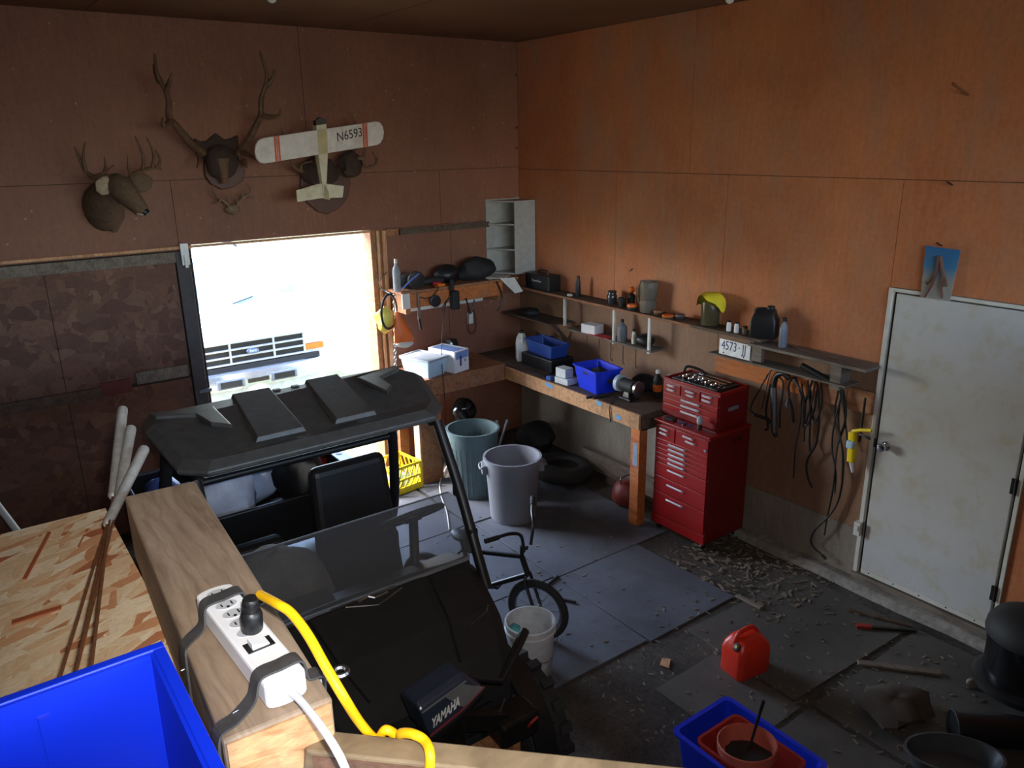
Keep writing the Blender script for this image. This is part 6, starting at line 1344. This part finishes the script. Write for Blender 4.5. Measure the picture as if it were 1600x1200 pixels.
# second mount behind the model aeroplane
t = thing('antler_mount', 'dark antlers on a wooden shield behind the model aeroplane', 'trophy', Y(505, 300, -.02))
plaque(t, [(470, 262), (540, 258), (546, 285), (542, 308), (528, 326), (510, 335), (494, 330), (478, 316), (468, 290)], -.002, -.04, 'shield', M_shield)
b = MB(); b.blob(Y(500, 268, -.1), (.17, .08, .13), .1, 9, 16, 10); b.build('skull_cap', M_furd, t, smooth=True)
b = MB(); b.blob(Y(548, 256, -.16), (.1, .07, .11), .14, 19, 16, 10); b.build('hide_fold', M_furd, t, smooth=True)
antler(t, [[(478, 270, -.1), (462, 262, -.16), (455, 248, -.2), (458, 234, -.22), (465, 222, -.24)], [(470, 266, -.14), (472, 256, -.2), (488, 252, -.24)], [(458, 240, -.14), (444, 215, -.12), (440, 200, -.12)], [(456, 236, -.12), (456, 215, -.1), (454, 202, -.1)]], .02, M_antler)
antler(t, [[(540, 262, -.12), (552, 250, -.18), (566, 248, -.2), (572, 262, -.22), (588, 254, -.24), (582, 236, -.24)], [(556, 236, -.08), (550, 205, -.08), (537, 184, -.08)], [(560, 232, -.08), (558, 200, -.08), (547, 174, -.08)], [(566, 248, -.2), (570, 234, -.22), (562, 222, -.22)], [(588, 254, -.24), (590, 246, -.26)]], .02, M_antler)
# model aeroplane
pw0, pw1 = Y(408, 236, -.42), Y(588, 208, -.42); wc_ = (pw0+pw1)/2; ex = (pw1-pw0).normalized()
tl_ = Y(501, 305, -.42); ey = -(tl_-wc_).normalized(); ez = Vector((0, -1, 0))
ey = (ey-ex*ey.dot(ex)*.35).normalized()
Ma = Matrix(((ex.x, ey.x, 0, wc_.x), (0, 0, -1, -.42), (ex.z, ey.z, 0, wc_.z), (0, 0, 0, 1)))
pl_ = thing('model_aeroplane', 'white model aeroplane with striped wings hanging on the antlers', 'model aeroplane', wc_)
half = (pw1-pw0).length/2+.04; ch = .095
out = [(-half+.05, -ch), (half-.05, -ch)]+[(half-.05+.07*math.cos(a), ch*math.sin(a)*1.0) for a in (R(-60), R(-30), 0, R(30), R(60))]+[(half-.05, ch), (-half+.05, ch)]+[(-half+.05-.07*math.cos(a), ch*math.sin(a)) for a in (R(60), R(30), 0, R(-30), R(-60))]
b = MB(Ma); b.prism(out, .03, 0); wg = b.build('wing', mat('wing_white', (214, 208, 200), .4, dirt=(190, 180, 165)), pl_, bevel=.008)
for x in (-half+.145, -half+.175, half-.145, half-.175):
    b = MB(Ma); b.box(x-.008, x+.008, -ch*.98, ch*.98, .0302, .0312); b.build('stripe', mat('stripe_orange', (206, 84, 40), .5), wg)
for x in (-half+.16, half-.16):
    b = MB(Ma); b.box(x-.003, x+.003, -ch*.98, ch*.98, .0302, .0312); b.build('stripe', M_purple, wg)
text('N6593', .10, Ma @ Matrix.Translation((half-.30, .02, .031)) @ Matrix.Rotation(R(3), 4, 'Z'), M_text, wg, ext=.0005, sx=.85)
b = MB(Ma); L_ = (tl_-wc_).length
b.loft([[(x, y, z) for x, y, z in ((-w_, yy, -.055*s_), (w_, yy, -.055*s_), (w_, yy, .035*s_-.005), (-w_, yy, .035*s_-.005))] for yy, w_, s_ in ((ch+.07, .03, .7), (ch+.03, .045, 1), (-ch, .042, 1), (-L_*.7, .024, .7), (-L_-.02, .008, .4))]); b.build('fuselage', M_offw, pl_, bevel=.006)
b = MB(Ma); b.lathe([(.035, 0), (.03, .02)], (0, ch+.06, -.01), 14); b.box(-.045, .045, ch+.035, ch+.075, -.03, .03); b.build('engine', M_dsteel, pl_)
b = MB(Ma); b.box(-.04, .04, -ch, ch, .03, .033); b.build('wing_saddle', mat('saddle_tan', (190, 176, 130), .6), pl_)
b = MB(Ma @ Matrix.Rotation(R(-5), 4, 'Z')); b.prism([(-.02, -L_-.02), (-.2, -L_-.03), (-.21, -L_+.06), (-.03, -L_+.095), (.03, -L_+.095), (.21, -L_+.06), (.2, -L_-.03), (.02, -L_-.02)][::-1], .01, -.005); b.build('tailplane', M_offw, pl_, bevel=.002)
b = MB(Ma); b.hexa([(-.004, -L_-.03, 0), (.004, -L_-.03, 0), (.004, -L_+.10, 0), (-.004, -L_+.10, 0)], [(-.003, -L_-.03, .10), (.003, -L_-.03, .10), (.003, -L_+.02, .10), (-.003, -L_+.02, .10)]); b.build('fin', M_offw, pl_)
b = MB(); b.tube([wc_+Vector((0, .0, .0)), Vector((wc_.x, -.002, wc_.z+.05))], .003, 5); b.build('hanging_wire', M_dsteel, pl_)

# ================================================================== TRUCK OUTSIDE
TYF = 2.72; G = -.12
emb = ony(395, 548, TYF); TXc = emb.x
tk = thing('pickup_truck', 'white pickup truck with a chrome grille parked outside the doorway', 'truck', (TXc, TYF+2.5, G))
hwid = .97
# body sections front to back (x half width, z bottom, z top)
def tsec(y, w_, zb_, zt, r_=.06): return [(TXc-w_, y, zb_), (TXc+w_, y, zb_), (TXc+w_, y, zt-r_), (TXc+w_-r_*1.3, y, zt), (TXc-w_+r_*1.3, y, zt), (TXc-w_, y, zt-r_)]
b = MB(); b.loft([tsec(TYF+.05, .93, .58, 1.02, .03), tsec(TYF+.12, .96, .40, 1.10), tsec(TYF+.7, .98, .42, 1.16), tsec(TYF+1.35, .99, .42, 1.20)]); b.build('front_clip', M_truck, tk, bevel=.03)
b = MB(); b.loft([tsec(TYF+.10, .80, 1.0, 1.09, .03), tsec(TYF+.5, .84, 1.0, 1.17, .03), tsec(TYF+1.33, .88, 1.0, 1.225, .03)]); b.build('hood', M_truck, tk, bevel=.02)
b = MB(); b.loft([tsec(TYF+1.35, .99, .40, 1.22), tsec(TYF+2.9, .99, .40, 1.22)]); b.build('cab_body', M_truck, tk, bevel=.03)
b = MB(); b.loft([tsec(TYF+1.92, .74, 1.2, 1.80, .08), tsec(TYF+2.1, .76, 1.2, 1.86, .08), tsec(TYF+2.8, .76, 1.2, 1.86, .08), tsec(TYF+2.95, .78, 1.2, 1.8, .08)]); b.build('cab_roof', M_truck, tk, bevel=.03)
b = MB(); b.add([(TXc-.86, TYF+1.36, 1.215), (TXc+.86, TYF+1.36, 1.215), (TXc+.70, TYF+1.93, 1.77), (TXc-.70, TYF+1.93, 1.77)], [(0, 1, 2, 3)]); wsx = b.build('windshield', M_tglass, tk, solid=.01)
for s in (-1, 1):
    b = MB(); b.tube([(TXc+s*.9, TYF+1.36, 1.2), (TXc+s*.73, TYF+1.94, 1.79)], .035, 8); b.build('windshield_pillar', M_truck, tk)
    b = MB(); b.tube([(TXc+s*.5-.28, TYF+1.355, 1.235), (TXc+s*.4+.12, TYF+1.42, 1.29)], .008, 6); b.build('wiper', M_black, tk)
    b = MB(); b.hexa(*[[(TXc+s*.99+dx_*s, TYF+1.6+dy_, z) for dx_, dy_ in ((0, 0), (.2, 0), (.2, .06), (0, .06))] for z in (1.26, 1.42)]); b.build('mirror', mat('mirror_grey', (150, 152, 156), .4), tk, bevel=.02)
    for z0_ in (0,):
        x0_, x1_ = TXc+s*.67, TXc+s*.93
        b = MB(); b.box(min(x0_, x1_), max(x0_, x1_), TYF+.02, TYF+.10, .86, 1.02); b.build('headlight', M_lens, tk, bevel=.012)
        b = MB(); b.box(min(x0_, x1_), max(x0_, x1_), TYF+.025, TYF+.10, .775, .852); b.build('turn_signal', M_amber, tk, bevel=.01)
    b = MB(frame((TXc+s*.86, TYF+.85, G+.37), (0, 0, 1), None, (s, 0, 0))); b.lathe([(.2, -.12), (.34, -.12), (.37, -.09), (.37, .09), (.34, .12), (.2, .12)], n=30); b.build('tyre', M_rubber, tk, smooth=True)
    b = MB(frame((TXc+s*.86, TYF+3.9, G+.37), (0, 0, 1), None, (s, 0, 0))); b.lathe([(.2, -.12), (.34, -.12), (.37, -.09), (.37, .09), (.34, .12), (.2, .12)], n=30); b.build('tyre', M_rubber, tk, smooth=True)
# grille
gz0, gz1 = .76, 1.02
b = MB(); b.box(TXc-.66, TXc+.66, TYF+.025, TYF+.045, gz0, gz1); b.build('grille_back', M_black, tk)
M_ch2 = mat('grille_chrome', (206, 210, 214), .3, .6)
for z in (gz0, gz0+.087, gz0+.174, gz1):
    b = MB(); b.box(TXc-.66, TXc+.66, TYF+.0, TYF+.06, z-.011, z+.011); b.build('grille_bar', M_ch2, tk, bevel=.004)
for x in (-.66, -.27, .27, .66):
    b = MB(); b.box(TXc+x-.012, TXc+x+.012, TYF+.002, TYF+.06, gz0-.01, gz1+.01); b.build('grille_post', M_ch2, tk, bevel=.004)
b = MB(frame((TXc, TYF-.004, (gz0+gz1)/2), (1, 0, 0), None, (0, -1, 0))); b.lathe([(.075, -.01), (.075, .004), (.066, .008), (.0001, .009)], n=28, sy=.45); eo = b.build('emblem', mat('emblem_blue', (96, 120, 160), .3), tk, smooth=True)
b = MB(frame((TXc, TYF-.004, (gz0+gz1)/2), (1, 0, 0), None, (0, -1, 0))); b.tube([(.072*math.cos(a), .072*.45*math.sin(a), .008) for a in (2*math.pi*j/28 for j in range(28))], .004, 6, True); b.build('emblem_ring', M_chrome, eo)
text('Ford', .042, Matrix(((1, 0, 0, TXc), (0, 0, -1, TYF-.0145), (0, 1, 0, (gz0+gz1)/2), (0, 0, 0, 1))), M_white, eo, ext=.0008)
# bumper
b = MB(); rings = []
for x, yy in ((-1.0, .16), (-.9, .02), (-.6, -.06), (0, -.085), (.6, -.06), (.9, .02), (1.0, .16)):
    rings.append([(TXc+x, TYF+yy+.06, .44), (TXc+x, TYF+yy, .46), (TXc+x, TYF+yy-.02, .56), (TXc+x, TYF+yy, .66), (TXc+x, TYF+yy+.06, .67)])
b.loft([list(reversed(r_)) for r_ in rings]); bp = b.build('bumper', mat('bumper_chrome', (196, 204, 216), .22, .75), tk, smooth=True)
b = MB(); b.box(TXc-.85, TXc+.85, TYF+.0, TYF+.06, .675, .735); b.build('valance', M_blackm, tk)
for x in (-.33, .33):
    b = MB(); b.box(TXc+x-.17, TXc+x+.17, TYF-.105, TYF-.05, .485, .60); fr_ = b.build('bumper_insert', mat('insert_grey', (110, 116, 128), .4), tk, bevel=.02)
    b = MB(); b.box(TXc+x-.13, TXc+x+.13, TYF-.108, TYF-.10, .505, .58); b.build('opening', M_black, fr_)
b = MB(); b.box(TXc-.13, TXc+.13, TYF-.11, TYF-.09, .52, .57); b.build('plate_recess', M_dsteel, tk)
b = MB(); b.box(TXc-.92, TXc+.92, TYF+.02, TYF+.3, .28, .46); b.build('air_dam', mat('dam_grey', (196, 200, 200), .5), tk, bevel=.03)
b = MB(); b.box(TXc-.98, TXc+.98, TYF+3.0, TYF+5.1, .42, 1.18); b.build('cargo_box', M_truck, tk, bevel=.03)
b = MB(); b.tube(bez([(TXc-.6, TYF+2.2, 1.9), (TXc-.58, TYF+2.2, 1.98), (TXc+.4, TYF+2.2, 1.99), (TXc+.62, TYF+2.2, 1.9)], 4), .018, 8); b.build('roof_rack', M_dsteel, tk)
tk.location.z -= .16
# stone on the ground by the bumper
q = ony(405, 605, 1.9); b = MB(); b.blob((q.x, 1.9, q.z-.06), (.1, .1, .1), .1, 44, 14, 10); 
qz = q.z
b = MB(); b.box(q.x-.1, q.x+.1, 1.85, 1.95, -.28, qz-.06); b.blob((q.x, 1.9, qz-.03), (.125, .10, .06), .05, 44, 14, 10); tag(b.build('gate_stone', mat('stone_white', (206, 204, 198), .9, var=.3, scale=40)), 'white speckled marker stone in front of the truck bumper', 'stone')
